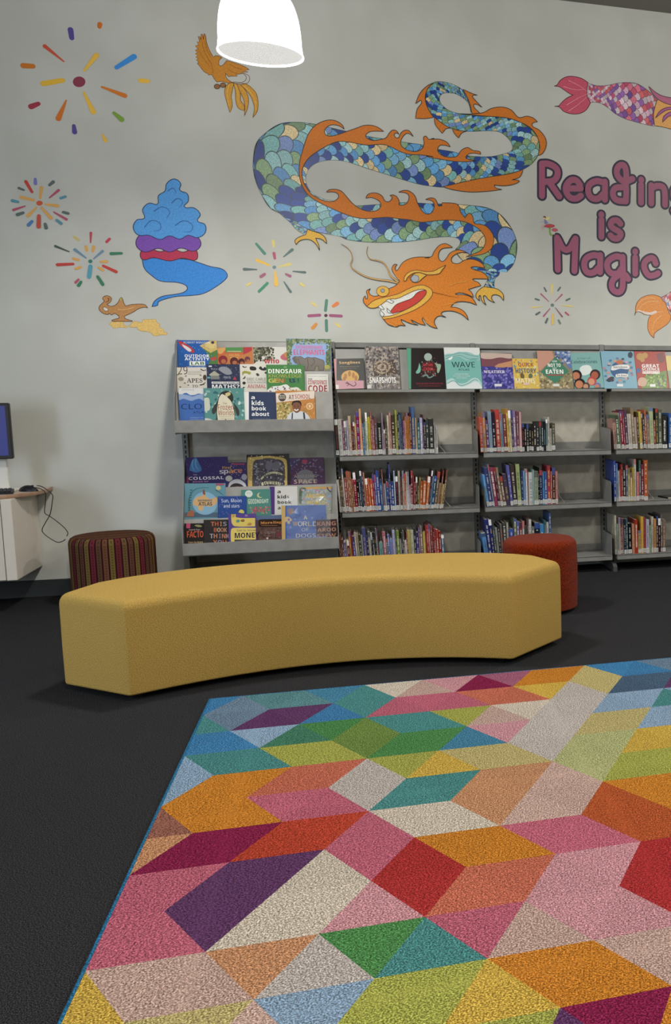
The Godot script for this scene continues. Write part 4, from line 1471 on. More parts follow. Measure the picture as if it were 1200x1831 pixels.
func make_small_murals() -> void:
	# fire bird
	var a := mural("wall_phoenix", "golden painted bird with long curling tail feathers beside the hanging lamp", "mural", 405, 130)
	a.crop(340, 50, 8.571)
	a.begin("bird_body", "pencil")
	var gold := "b97a1e"
	a.fill("360,450! 300,350 255,230 235,110 215,85! 205,180! 190,100 170,95! 165,185! 150,140 125,130! 145,215! 105,210! 130,260! 80,275! 120,320! 78,345! 115,375! 80,395! 120,425! 85,445! 125,470! 95,490! 130,520! 110,545! 150,590! 215,670 280,705! 275,722! 335,715! 370,780 410,830! 470,820 520,830 590,845! 680,830 790,835 850,800 855,740 800,690! 840,700 905,740 910,800 870,850 800,850 700,850! 640,830 560,770 540,690! 590,750! 620,740 730,740! 700,715! 800,700! 780,680! 890,675! 830,650! 905,640! 850,600 700,540 560,500! 500,570 450,575 445,500 490,455! 440,430 385,425!", gold, "5a3412", 0.8)
	a.begin("tail_feather", "pencil")
	for t in ["600,845! 545,900 530,1000 560,1130 610,1300! 645,1200 640,1100 630,1060 660,900 660,845", "665,850! 690,960 700,1120 740,1230 830,1270! 830,1190 775,1110 775,1040 760,930 700,850", "720,860! 760,960 820,1100 840,1220 832,1355! 880,1230 895,1080 850,960 780,880", "770,870! 880,980 950,1100 985,1230 960,1380! 1030,1270 1040,1120 1010,1000 920,900 850,860"]:
		a.fill(t, "c08a2c", "5a3412", 0.8)
	for t in ["600,870 570,960 575,1060 600,1200", "690,870 730,980 740,1130 800,1240", "830,890 940,1010 1000,1120 995,1280"]:
		a.line(t, 0.7, 0.3, "e8bc58")
	a.begin("feather_mark", "pencil")
	for t in ["180,200 210,340 280,480 340,560", "225,200 260,340 320,450", "130,330 200,460 300,590", "600,560 680,600 800,640", "580,620 650,680 730,700", "300,500 340,600 350,700"]:
		a.line(t, 0.5, 0.5, "8a5414")
	a.begin("foot", "pencil")
	a.oval(415, 900, 42, 36, "8a5a30", "3a2412")
	a.oval(505, 880, 40, 34, "8a5a30", "3a2412")
	a.done()

	# drifting smoke over the old oil lamp
	a = mural("wall_smoke", "tall puffy blue smoke swirl with purple and crimson bands rising from the painted oil lamp", "mural", 310, 430)
	a.crop(220, 300, 6.0)
	a.begin("smoke_tail", "pencil")
	a.fill("205,985! 300,968 500,972 700,985 820,1020 940,1060 1060,1085 1115,1135 1110,1185 1000,1275 860,1350 720,1372 580,1380 450,1410 380,1440 370,1475 310,1490! 340,1430 420,1380 540,1360 640,1340 690,1300 670,1260 580,1230 400,1215 300,1150 230,1080", "2f7cc8", "1c2c50")
	a.begin("smoke_band", "pencil")
	a.fill("190,905 260,860 400,900 520,862 640,905 760,868 800,915 780,990 640,970 500,1000 330,965 210,985", "a8284a", "3a1020")
	a.fill("150,760 240,690 400,730 540,690 680,720 800,745 835,830 760,895 620,862 500,905 380,865 240,905 150,850", "7044a0", "2a1a3c")
	a.begin("smoke_puff", "pencil")
	a.fill("160,720 110,640 150,560 230,540 210,450 280,380 370,390 380,300 450,250 470,170 550,120 620,170 610,240 690,280 700,360 660,420 760,430 830,500 800,570 880,610 880,700 800,750 700,725 610,765 500,730 400,770 280,725", "4a90d4", "1c2c50")
	for t in ["230,640 300,570 390,590 400,660 330,680", "560,620 650,570 740,610 730,680 660,690", "330,470 420,420 500,470 470,540", "520,380 590,330 640,370 600,430", "480,250 540,220 570,270"]:
		a.line(t, 1.2, 0.6, "1f4a8c")
	a.done()

	a = mural("wall_oil_lamp", "bronze painted oil lamp with curled handle on golden sand", "mural", 215, 560)
	a.crop(160, 500, 7.5)
	a.begin("sand", "pencil")
	a.fill("260,600! 300,570 380,562 450,565 465,610 500,625 505,645 440,640 380,645 320,650 300,620", "cfae66", "b08c48", 0.6)
	a.fill("525,630 560,600 590,565 650,565 705,575 720,540 800,535 890,535 905,575 945,600 940,640 990,665 1000,700 1045,720 1030,740 960,740 900,755 850,745 830,715 760,695 700,690 650,670 650,645", "cfae66", "b08c48", 0.6)
	a.begin("lamp_body", "pencil")
	a.fill("285,360! 340,345 390,300 410,255 428,240 445,262 460,310 485,355! 560,335 660,328 740,335 783,378! 735,372 660,390 580,440 470,490! 480,520 580,555! 560,562 310,558! 300,545 400,515! 395,490 340,455 300,475! 260,455 250,470! 190,455 130,400 140,350 200,290 190,275 178,255 185,235 230,215 285,235 295,270 270,310 235,330! 250,345 275,352!", "ad7c48", "4a2c18", 0.9)
	a.begin("lamp_mark", "pencil")
	a.fill("195,362! 240,385 255,412 215,420 185,395", "c9c6bf", "4a2c18", 0.7)
	a.line("245,245 262,265 250,290 215,305", 1.4, 0.8, "6a2c1c")
	a.line("380,400 440,404 560,385 600,370", 0.8, 0.6, "d8b070")
	a.oval(425, 262, 16, 18, "a89a3c")
	a.done()

	# mermaid tail leaving the frame
	var pinks := ["c86a80", "b04a68", "8a5aa0", "704a90", "c8a0b8", "d4b8c4", "b8aab0", "c05a60", "c8b0bc"]
	a = mural("wall_mermaid", "painted mermaid swimming out at the upper right with pink tail fin and purple scales", "mural", 1100, 190)
	a.crop(980, 120, 5.4545)
	a.begin("scaled_tail", "pencil")
	scales(a, [[980, 120, 5.4545, "1035,575;1060,320 960,560;985,240 860,535;870,165 760,505;770,152 660,455;690,158 580,390;590,178 510,350;520,185 450,340;460,180 395,345;395,160"]], 4.6, pinks, 12, "3c2c3c")
	a.begin("tail_fin", "pencil")
	a.crop(980, 120, 5.4545)
	a.fill("390,150! 330,112 250,92 180,95 120,130 88,175 60,185! 110,192 160,225 220,265 245,272! 180,305 130,350 105,378 62,382! 110,390 150,430 220,455 300,455 370,420 415,350! 385,290 380,230", "b84a60", "4a1c28")
	for t in ["385,240 300,180 200,130", "385,260 300,300 180,370", "380,290 300,360 200,430", "360,220 260,220 150,190"]:
		a.line(t, 0.5, 1.2, "d88a9c")
	a.begin("body", "pencil")
	a.fill("1062,325! 1120,290 1200,330 1360,345 1500,380 1560,480 1510,600 1380,640 1200,605 1120,585 1038,572! 1030,450", "d09a58", "4a2c1c")
	a.begin("hair", "pencil")
	a.fill("980,188! 1040,240 1110,280 1200,300! 1300,310! 1300,380! 1180,365 1080,320 1020,260", "a8607c", "4a2436")
	a.fill("1045,500! 1090,430 1160,395 1240,390! 1240,410! 1160,420 1100,455", "a0588c", "4a2436")
	a.fill("1115,540! 1130,480 1190,440 1250,440! 1250,470! 1180,480", "a0588c", "4a2436")
	a.done()

	a = mural("wall_mermaid", "orange two-lobed painted tail fin at the lower right edge above the shelving", "mural", 1165, 560)
	a.crop(1110, 500, 13.333)
	a.begin("scaled_tail", "pencil")
	scales(a, [[1110, 500, 13.333, "1400,1050;1500,200 1300,850;1300,230 1180,760;1200,290 1060,560;1100,360 985,470;970,425"]], 4.0, ["d8d4d0", "d8787c", "c85a68", "7a9cd0", "e0c0b8", "b84a48"], 31, "3c3438")
	a.begin("tail_fin", "pencil")
	a.crop(1110, 500, 13.333)
	a.fill("965,425! 880,385 780,362 640,375 500,430 400,530 355,650 350,770 330,860! 375,775 470,775 560,830 720,850! 670,920 645,1050 650,1190 700,1300 795,1400! 800,1300 850,1240 1000,1140 1120,1050 1190,940 1190,840! 1130,740 1070,560 985,480", "cc8648", "5a3820", 1.0)
	for t in ["400,740 520,600 700,520 900,520", "380,690 470,520 640,440 820,440", "740,850 860,780 1000,760", "780,1320 760,1160 830,980 960,860"]:
		a.line(t, 0.5, 0.9, "e0b088")
	a.fill("372,760! 480,770 580,825 720,845! 860,760 700,780 560,760 430,725", "e6c0b8")
	a.done()

	a = mural("wall_fairy", "tiny painted fairy sitting on a red mushroom by the bottom lettering word", "mural", 978, 400)
	a.crop(930, 370, 7.964)
	a.begin("mushroom", "paper")
	a.fill("405,280! 410,330 420,390 440,415 465,405 440,370 435,280", "6a8a3a")
	a.fill("340,282! 360,262 420,245 480,258 497,270! 470,290 400,295", "a8323c", "5a1c20", 0.5)
	a.fill("475,345! 480,390 495,388 492,345", "b0aca0")
	a.fill("450,325! 470,308 510,308 540,330! 510,350 470,345", "b04450", "5a1c20", 0.5)
	a.begin("fairy", "paper")
	a.fill("375,150! 425,150 400,185 370,190", "c4bc70")
	a.oval(344, 158, 16, 18, "d0a888")
	a.fill("325,150! 335,132 360,135 365,160 345,150", "4a3424")
	a.fill("340,180! 365,185 385,240 355,245 345,215", "6a6c98")
	a.line("365,190 405,240", 1.0, 0.7, "6a6c98")
	a.line("350,205 310,212 275,222", 1.0, 0.5, "8a8cb0")
	a.line("370,250 315,262 310,345", 1.4, 0.7, "c8908a")
	a.line("320,265 340,310 362,348", 1.2, 0.6, "a0a898")
	a.done()


const UP_RACK := "picture books on the upper display rack"
const LOW_RACK := "picture books on the lower display rack"
const LEDGE := "picture books along the top ledge"


func make_upper_covers() -> void:
	var fa := 1.031 + RACK_A
	var fb := 1.031 + RACK_B
	var fc := 1.031 + 0.056
	# back row
	var a := face_book("bright blue activity cover with yellow tent and green corner, back left of upper rack", UP_RACK, 317, 608, 388, 609, 0.115, 11, fa, "1c5cae", "14427c")
	a.crop(310, 600, 8)
	a.fill("380,140! 520,90! 640,60! 640,480! 450,480! 520,330", "4c7c3a")
	a.fill("375,145! 520,75! 640,60! 630,200! 530,250!", "cfae5c")
	a.fill("455,150! 480,100 560,95 610,130 600,170 530,190!", "d8c070")
	a.fill("60,80! 130,90 300,210 270,250 110,150", "b83438")
	a.fill("120,120! 200,160 260,210 230,230 150,170", "d8d4d8")
	a.fill("520,330! 600,300 620,340 560,360", "b8483c")
	a.specks(40, 60, 90, 600, 430, 10, ["3c80c8", "2a70c0", "5c98d0"], 3)
	a.text("ROBERT WINSTON", 150, 88, 520, 112, "d8e4f0", "thin")
	a.oval(563, 100, 24, 20, "3c3c4c")
	a.text("OUTDOOR", 163, 272, 515, 310, "f0f2f4")
	a.text("ACTIVITY", 163, 318, 515, 355, "f0f2f4")
	a.rect(232, 368, 455, 430, "e8ece0")
	a.text("LAB", 255, 378, 440, 420, "2c6a4c")
	a.text("EXCITING ADVENTURES", 165, 442, 460, 458, "e0e4e8", "thin")
	a.done()
	a = face_book("red and orange cover with green top band and faces, back row of upper rack", UP_RACK, 388, 621.5, 452.5, 620.5, 0.115, 11, fa, "c8642c")
	a.rect(745, 165, 1000, 240, "4c8c48")
	a.crop(310, 600, 8)
	a.rect(745, 160, 1000, 240, "4c8c48")
	a.rect(1000, 160, 1120, 300, "b8303a")
	a.fill("625,180! 745,170! 745,200! 690,260 640,250", "d8a04c")
	a.fill("640,350! 720,270 900,290 1060,250 1140,200! 1140,420! 630,420!", "c47838")
	a.text("FEELING", 800, 262, 945, 292, "e8c860", "thin")
	a.text("HAPPY", 815, 305, 930, 330, "e8c860", "thin")
	for p in [[710, 350, 65, "8a2430"], [870, 370, 60, "5c2024"], [975, 375, 48, "4c1c24"], [1060, 340, 40, "6a3444"]]:
		a.oval(p[0], p[1], p[2], p[2], p[3])
		a.oval(p[0] + 8, p[1] + 20, p[2] * 0.55, p[2] * 0.5, "b8683c")
	a.rect(770, 222, 970, 232, "d8d0a0")
	a.done()
	a = face_book("white cover with dark branches and big red lettering, back row of upper rack", UP_RACK, 452.5, 620, 513, 619.5, 0.115, 11, fa, "d8d6cc")
	a.crop(450, 600, 8)
	a.fill("20,165! 240,165! 250,200 200,260 110,330 40,400 20,400", "4c4a38")
	a.specks(90, 30, 170, 330, 370, 22, ["3a382c", "6c7050", "8a8c70", "a8a890", "2c2a20"], 4)
	a.fill("410,300! 440,270 500,240 540,230 540,340 470,355 420,330", "c8606a")
	a.fill("460,260 500,235 560,230 560,330 500,320", "c88a3c")
	a.text("who", 180, 320, 392, 398, "b8222c")
	a.done()
	a = face_book("jungle cover with a herd of grey elephants, tallest at the back right of upper rack", UP_RACK, 512, 605, 592, 606.5, 0.115, 11, fa, "8cb0e0", "4a5c3c")
	a.crop(450, 600, 8)
	a.fill("500,45! 1140,50! 1140,160 1080,110 900,90 700,95 600,130 560,260 540,430 500,500!", "5c7048")
	a.fill("1140,100! 1090,220 1060,330 1080,420 1140,500!", "6a7c50")
	a.specks(130, 505, 50, 1130, 120, 16, ["3c5c3c", "7c9050", "a0a868", "587858", "8ca0b8"], 5)
	a.specks(60, 505, 120, 570, 480, 16, ["3c5c3c", "7c9050", "a0a868", "587858"], 6)
	a.specks(60, 1070, 150, 1135, 480, 16, ["3c5c3c", "7c9050", "486848", "587858"], 7)
	a.rect(510, 440, 1130, 510, "8c8a70")
	a.fill("580,330! 620,300 660,305 700,300 760,330 800,310 860,320 900,315 980,340 1030,360 1040,420 1030,500! 960,500! 950,440 920,440 900,500! 760,500! 750,440 720,470 650,400 620,370", "7c746c", "4a443c", 0.8)
	a.line("660,330 680,380 720,460", 1.2, 0.8, "5a524a")
	a.line("800,330 810,420 800,480", 1.0, 0.8, "5a524a")
	a.line("880,330 900,380 850,440", 1.0, 0.8, "5a524a")
	a.fill("580,330! 610,380 640,400 650,360 620,310", "6a6258")
	a.oval(1080, 450, 40, 32, "b8b04c")
	a.text("EXTRAORDINARY", 630, 145, 1015, 190, "e070a8")
	a.text("ELEPHANTS", 600, 205, 1040, 275, "e0608c")
	a.done()
	# middle row
	a = face_book("cream cover with drawn animals and dark lettering, middle row left of upper rack", UP_RACK, 316, 657, 369.5, 657, 0.212, 11, fb, "d4cec0", "b8b4a8")
	a.crop(310, 600, 8)
	a.text("29", 70, 440, 200, 555, "5c4438", "thin")
	a.text("APES", 195, 612, 415, 675, "4a443c", "serif")
	a.text("TO", 270, 705, 350, 742, "4a443c", "serif")
	a.oval(110, 622, 40, 28, "9a9484")
	for p in [[180, 580], [165, 680], [215, 710], [100, 735], [390, 570], [430, 700], [65, 560]]:
		a.oval(p[0], p[1], 14, 8, "6a6458")
	a.line("390,480 430,500 470,490", 1.6, 0.8, "3c3830")
	a.line("380,710 420,700 460,670", 2.0, 1.0, "3c3830")
	a.oval(450, 600, 26, 40, "4a3c38")
	for k in 3:
		a.text("wise animal stories", 210, 508 + k * 20, 400, 522 + k * 20, "8a8478", "thin")
	a.done()
	a = face_book("navy cover with temple, tree and white banner of capitals, middle row of upper rack", UP_RACK, 369.5, 651, 428.5, 651.5, 0.217, 11, fb, "2c3350")
	a.crop(310, 600, 8)
	a.specks(70, 480, 420, 940, 640, 6, ["8a90a0", "5c6478", "a8acb8"], 8)
	a.fill("510,560! 585,505! 665,560! 640,575 530,575", "a8a890")
	a.rect(535, 575, 655, 625, "7c7c78")
	a.fill("650,470 700,445 780,460 830,510 830,550 760,560 720,540 660,500", "8c8f98")
	a.rect(478, 590, 530, 615, "4aa0a8")
	a.fill("850,630! 880,580! 910,640!", "a83848")
	a.rect(505, 430, 550, 450, "d0d4d8")
	a.text("Why do we", 540, 465, 630, 495, "b8bcc8", "thin")
	a.text("How do", 725, 575, 820, 615, "b8bcc8", "thin")
	a.rect(548, 660, 945, 690, "dcdcd8")
	a.text("WHAT'S THE POINT OF", 565, 666, 945, 684, "2c3350")
	a.text("MATHS?", 555, 702, 945, 760, "e8e8e4")
	a.done()
	a = face_book("white cover with small animal silhouettes and red capitals, middle row of upper rack", UP_RACK, 428.5, 651, 478, 651.5, 0.212, 11, fb, "d8d4c8")
	a.crop(310, 600, 8)
	a.line("990,440 1020,455 1050,445", 2.0, 1.0, "2c2c2c")
	a.fill("1090,450! 1120,440 1180,455 1185,490 1150,500 1100,490", "2a2a2a")
	a.fill("985,520! 1020,505 1080,515 1110,530 1090,560 1060,545 1010,545 990,570", "9a9a30")
	a.fill("985,620! 1010,600 1030,580 1020,620", "4a4a48")
	a.oval(1012, 680, 24, 22, "2c2c2a")
	a.line("995,740 1010,745 1025,738", 2, 1, "2c2c2a")
	a.crop(450, 600, 8)
	a.fill("100,470! 130,440 160,470 190,450 210,490 150,500", "2a2c30")
	a.fill("60,545! 90,540 110,570 80,580", "3a3a38")
	a.fill("180,530! 210,520 210,550", "2c2c2c")
	a.text("ERIC CARLE", -65, 605, 205, 645, "5c5850", "thin")
	a.text("BOOK OF AMAZING", -60, 658, 215, 684, "6a665c", "thin")
	a.text("ANIMAL", -60, 700, 205, 755, "b03444", "thin")
	a.done()
	a = face_book("green cover with white and rainbow capitals over a toothy arch, middle row of upper rack", UP_RACK, 476, 652, 543, 652, 0.227, 11, fb, "3a8038", "2a5a2c")
	a.crop(450, 600, 8)
	a.text("DINOSAUR", 240, 480, 715, 540, "f0f0e8")
	a.text("KNOWLEDGE", 245, 555, 715, 600, "b8a83c", "thin")
	var hues := ["c8c048", "d0a838", "c87c30", "a05c30", "24344c", "1c5060", "1c4858"]
	for k in 7:
		var x: float = 242 + [0, 82, 142, 225, 300, 335, 415, 460][k]
		a.text("GENIUS!"[k], x, 615, x + [75, 52, 72, 25, 72, 52, 20][k] * (1.0 if k != 3 else 0.6), 675, hues[k])
	a.rect(460, 440, 500, 465, "6aa060")
	a.fill("225,780! 300,730 400,720 500,700 560,745 650,740 710,780! 740,860! 225,860!", "dcdcd4")
	a.specks(50, 240, 730, 700, 840, 14, ["7c4a8c", "a03c44", "4a8c50", "3c3c60", "c89c48"], 10)
	a.done()
	a = face_book("small white cover with slanting crimson capitals, middle row right of upper rack", UP_RACK, 547.5, 669, 587, 669.5, 0.217, 11, fb, "dcdad2", "3c4440")
	a.crop(450, 600, 8)
	a.text("the new york times bestseller", 805, 578, 1065, 592, "5a5854", "thin")
	a.text("THE", 805, 612, 868, 636, "30282a")
	a.text("CONFIDENCE", 808, 640, 1075, 700, "a81c2c")
	a.text("CODE", 812, 712, 1078, 808, "a81c2c")
	a.text("FOR GIRLS", 900, 828, 1060, 850, "4a4846", "thin")
	a.done()
	# front row
	a = face_book("blue cloud cover shading from white to deep blue, front left of upper rack", UP_RACK, 319, 694, 364.5, 694, 0.325, 9, fc, "3c68b0", "2c5494")
	a.crop(310, 600, 8)
	a.fill("70,740! 440,740! 440,830 360,830 300,850 240,850 180,820 100,850 70,845", "d4d4d0")
	a.fill("70,845 130,840 200,850 280,870 350,845 440,830! 440,930 380,905 320,915 260,935 200,920 140,905 70,920", "8ca4c8")
	a.text("Judith Somebody", 120, 768, 300, 788, "8a8c90", "thin")
	a.text("CLOUD", 115, 975, 640, 1055, "1c3468", "thin")
	a.text("ATLAS", 280, 1080, 470, 1115, "1c3468", "thin")
	for k in 3:
		a.text("everything you need", 240, 1165 + k * 26, 430, 1182 + k * 26, "a8c0e0", "thin")
	a.done()
	a = face_book("teal cover with a standing penguin, front row of upper rack", UP_RACK, 364, 694, 436, 694.5, 0.335, 9, fc, "4f8c88", "3c706c")
	a.crop(310, 600, 8)
	a.specks(60, 440, 770, 1000, 1220, 26, ["3c7878", "6aa0a0", "a8c4c0", "2c6470", "c8d4cc"], 12)
	a.fill("430,900! 500,890 520,960 520,1060 470,1080 430,1070", "c0c8b4")
	a.fill("430,1180! 520,1190 600,1230! 430,1240!", "c8ccc0")
	a.fill("640,930! 600,980 560,1040 550,1090 580,1125 620,1060", "3c3c38")
	a.fill("860,960! 920,1030 945,1100 925,1150 890,1080", "3c3c38")
	a.fill("640,900! 680,820 740,795 800,800 850,850 860,920 840,960 880,1060 880,1240! 620,1240! 615,1080", "2c302c")
	a.fill("650,900! 690,840 730,850 770,880 830,950 870,1080 875,1240! 640,1240! 625,1080", "d8d0b4")
	a.fill("740,830! 800,810 820,840 780,870 760,880", "c8b87c")
	a.fill("740,1200! 755,1195 760,1240! 735,1240!", "3c3028")
	a.text("The", 705, 955, 765, 985, "8a4c3c", "thin")
	a.text("Frozen", 640, 985, 860, 1065, "9c3c34", "thin")
	a.text("Worlds", 640, 1068, 865, 1140, "9c3c34", "thin")
	a.text("The astonishing nature of the", 650, 1150, 860, 1165, "8a6c5c", "thin")
	a.text("Arctic and Antarctic", 680, 1178, 840, 1192, "8a6c5c", "thin")
	a.rect(465, 785, 520, 815, "7cb0a8")
	a.done()
	a = face_book("navy cover with plain white lower-case words and a pale spine, front row of upper rack", UP_RACK, 436, 700.5, 496, 701.5, 0.33, 9, fc, "2c3c5c", "c8c8c4")
	a.crop(310, 600, 8)
	a.rect(1005, 780, 1080, 1240, "e4e4e0")
	a.text("a", 1112, 870, 1165, 908, "f0f0ee")
	a.crop(450, 600, 8)
	a.text("kids", 2, 932, 172, 995, "f0f0ee")
	a.text("book", 2, 1012, 208, 1070, "f0f0ee")
	a.text("about", 2, 1092, 250, 1150, "f0f0ee")
	a.text("ANXIETY", 8, 1180, 265, 1225, "5c6c8a", "thin")
	a.done()
	a = face_book("orange cover with a smiling boy in a white shirt, front right of upper rack", UP_RACK, 493, 698.5, 562.5, 698.5, 0.34, 9, fc, "c07c2c", "a85c2c")
	a.crop(450, 600, 8)
	a.rect(345, 960, 570, 1230, "a8924c")
	a.specks(120, 360, 960, 600, 1220, 18, ["c8b468", "8a7c3c", "d8c890", "6a5c30", "b89848"], 13)
	a.specks(60, 690, 950, 900, 1200, 16, ["c88a34", "b8742c", "d09c48", "8c8040"], 14)
	a.fill("345,830! 900,790! 895,900! 345,960!", "dccfc0")
	a.oval(438, 885, 55, 58, "4a3c34")
	a.text("BIG", 402, 848, 475, 875, "c8c0b0")
	a.text("DEBATES", 395, 882, 480, 905, "c8c0b0")
	a.text("AT", 530, 850, 605, 915, "7c4c44")
	a.text("SCHOOL", 622, 840, 838, 905, "b05c58")
	a.fill("500,1230! 520,1140 590,1090 720,1085 800,1130 860,1230!", "c8ccd0")
	a.fill("585,1010 590,960 640,945 700,960 705,1020 690,1080 640,1108 600,1070", "7c4c34")
	a.fill("578,1000 585,950 640,930 700,945 710,1010 690,970 640,955 595,970", "2a201c")
	a.line("610,1055 640,1072 670,1055", 1.8, 1.8, "e8e0d8")
	a.oval(618, 1010, 7, 5, "201814")
	a.oval(665, 1010, 7, 5, "201814")
	a.fill("575,1110! 590,1100 585,1230! 568,1230!", "2c3040")
	a.fill("735,1100! 755,1100 768,1210 750,1215", "2c3040")
	a.oval(832, 1012, 46, 42, "d09048", "e8d0a0")
	a.oval(832, 1012, 14, 20, "e8c8a0")
	a.done()


func make_lower_covers() -> void:
	var fa := 0.277 + RACK_A
	var fb := 0.277 + RACK_B
	var fc := 0.277 + 0.056
	var a := face_book("dark blue night cover with pale blue shape and white capitals, back left of lower rack", LOW_RACK, 332, 818, 407, 817.5, 0.115, 11, fa, "33286a", "241c4c")
	a.crop(320, 800, 8)
	a.fill("150,330! 170,230 210,160 250,150 270,190 300,250 320,330 240,360 180,340", "3a78b4")
	a.line("200,180 190,260 220,330", 2, 1, "5aa0d0")
	a.line("240,170 240,260 280,320", 2, 1, "5aa0d0")
	a.specks(50, 100, 160, 680, 480, 5, ["8a7cb8", "c05c9c", "6a8cd0"], 15)
	a.fill("90,430! 130,420 140,520! 90,520!", "a03a7c")
	a.text("THE", 205, 385, 260, 400, "a8b0d0")
	a.text("COLOSSAL", 140, 410, 640, 468, "e4e0e8")
	a.text("BOOK OF", 200, 478, 425, 503, "d088b8")
	a.done()
	a = face_book("violet cover with a spaceman helmet under bright lettering, back row of lower rack", LOW_RACK, 384, 828, 442, 827, 0.122, 11, fa, "362a68")
	a.crop(320, 800, 8)
	a.specks(90, 515, 220, 960, 560, 6, ["a8a0d0", "e0dcf0", "7c68c0"], 16)
	a.rect(750, 230, 940, 246, "c03c60")
	a.text("First", 622, 268, 745, 310, "d0a048")
	var cs := ["d8d4dc", "d8d0d8", "d89c4c", "d88858", "d07858"]
	for k in 5:
		a.text("Space"[k], 580 + k * 66, 325 - k * 4 + (0 if k == 1 else 0), 580 + k * 66 + 60, (398 if k == 1 else 378) - k * 4, cs[k])
	a.oval(715, 445, 50, 42, "c8c4bc")
	a.oval(935, 425, 40, 45, "a8a4b8")
	a.fill("705,620! 700,560 740,480 850,450 940,500 970,560 975,620!", "c8c8d0", "4a4a60")
	a.fill("720,620! 730,560 780,520 850,515 920,550 945,620!", "3a2a34")
	a.fill("730,620! 760,580 850,560 920,590 930,620!", "c88a50")
	a.done()
	a = face_book("black cover with glittering gold arched border and grey drawings, back of lower rack", LOW_RACK, 441, 813, 517, 812.5, 0.118, 11, fa, "1e1a20", "141214")
	a.crop(320, 800, 8)
	a.fill("990,620! 985,150 1060,140 1200,120! 1200,170 1100,180 1060,240 1050,620!", "c8a850")
	a.crop(460, 800, 8)
	a.fill("40,130! 150,120 260,130 370,150 420,190 430,540! 395,540! 390,260 350,190 260,165 150,155 40,165!", "c8a850")
	a.specks(120, -120, 120, 420, 540, 10, ["e8d890", "8a6c28", "f0e8b8"], 17)
	a.fill("-60,600! -62,260 -20,190 60,170 200,165 300,180 360,220 385,280 385,600!", "4c4854")
	a.specks(160, -50, 190, 375, 590, 18, ["6c6878", "8a8694", "35323c", "a09cac"], 18)
	a.fill("130,210! 190,200 230,240 210,300 160,330 120,290", "706a7c")
	a.oval(270, 260, 55, 60, "6a6674")
	a.fill("40,440! 120,370 240,340 350,365 370,400 240,385 130,410 60,470", "c8c4a0", "2a2628")
	a.fill("60,560! 60,500 150,480 330,495 330,545 200,530 120,540", "c8c4a0", "2a2628")
	a.text("WORLD", 80, 365, 330, 425, "3a3634", "serif")
	a.text("WEIRD", 80, 485, 325, 545, "3a3634", "serif")
	a.done()
	a = face_book("plum cover with a grey moon behind outlined capitals, back right of lower rack", LOW_RACK, 517, 819, 579, 818.5, 0.118, 11, fa, "4c2450", "34183c")
	a.crop(460, 800, 8)
	a.fill("455,150! 620,150! 560,240 480,330 455,480!", "3c3064")
	a.specks(90, 465, 160, 940, 500, 18, ["5c5480", "8c6890", "6a2c60", "7c78a0", "3c2448"], 19)
	a.oval(690, 420, 125, 105, "7c7880")
	a.rect(645, 178, 715, 228, "b02c5c")
	a.text("AMAZING", 525, 385, 850, 438, "a09890")
	a.text("SPACE", 525, 452, 850, 520, "c0a890")
	a.done()
	# middle
	a = face_book("pale blue cover with a peach globe circled by seaweed, middle row left of lower rack", LOW_RACK, 330, 864.5, 403, 864, 0.212, 11, fb, "5a90a0", "4a7884")
	a.crop(320, 800, 8)
	a.rect(80, 930, 665, 1000, "4c6478")
	a.line("160,960 140,800 160,690 220,610 300,580 430,575", 1.4, 0.7, "2c5c5c")
	for k in 9:
		a.oval(145 + k * 4, 900 - k * 36, 20, 9, "34686c")
	a.line("520,610 580,640 640,690", 1.0, 0.6, "3c5c64")
	a.oval(375, 800, 180, 165, "7cacc8")
	a.fill("210,760 260,710 330,690 370,650 390,700 460,740 530,710 550,770 500,830 430,850 360,840 340,900 290,900 260,840 210,830", "d0a468")
	a.fill("340,660! 345,610 360,600 375,680", "8a4a3c")
	a.text("MERMAID", 275, 745, 475, 775, "34505c")
	a.text("ATLAS", 280, 782, 475, 835, "2c444c")
	a.oval(565, 580, 35, 32, "c8b878")
	a.fill("120,940! 160,905 210,910 215,990! 110,990!", "a8684c")
	a.rect(530, 518, 645, 540, "b0466a")
	a.done()
	a = face_book("royal blue cover with thin white handwriting, middle row of lower rack", LOW_RACK, 390, 887.5, 441, 887, 0.24, 11, fb, "1f4690", "18356c")
	a.crop(320, 800, 8)
	a.text("Sun, Moon", 608, 735, 895, 795, "d8e0ec", "thin")
	a.text("and stars", 640, 810, 865, 862, "d8e0ec", "thin")
	a.specks(30, 570, 710, 890, 980, 5, ["a8b8d8", "d8c870"], 20)
	a.fill("850,930! 880,890 920,900 930,940", "c8b84c")
	a.done()
	a = face_book("sea green cover with crescent moon and curved title, middle row of lower rack", LOW_RACK, 431.5, 876, 483.5, 874.5, 0.227, 11, fb, "3f8478", "306a60")
	a.crop(460, 800, 8)
	a.oval(-120, 663, 55, 50, "d0d8d0")
	a.text("Winner", -155, 645, -88, 660, "5c7c74", "thin")
	a.oval(40, 685, 42, 38, "c8c488")
	a.oval(55, 680, 34, 32, "3f8478")
	a.text("GOOD", -130, 735, -10, 810, "d0dcc8")
	a.text("NIGHT", 0, 738, 160, 800, "d0dcc8")
	a.specks(70, -100, 850, 175, 950, 14, ["b8485c", "a83c4c", "c87c7c", "6a9c6c"], 21)
	a.text("Terrace", -70, 870, 110, 920, "b04858")
	a.done()
	a = face_book("white cover with plain black lower-case words and a purple spine, middle row of lower rack", LOW_RACK, 482.5, 870, 531.5, 869.5, 0.217, 11, fb, "cccac4", "4c2c78")
	a.crop(460, 800, 8)
	a.rect(180, 550, 250, 960, "4c2c78")
	a.text("a", 288, 618, 335, 655, "1e1c1e")
	a.text("kids", 290, 678, 458, 732, "1e1c1e")
	a.text("book", 292, 755, 490, 808, "1e1c1e")
	a.text("about", 295, 832, 520, 888, "1e1c1e")
	a.done()
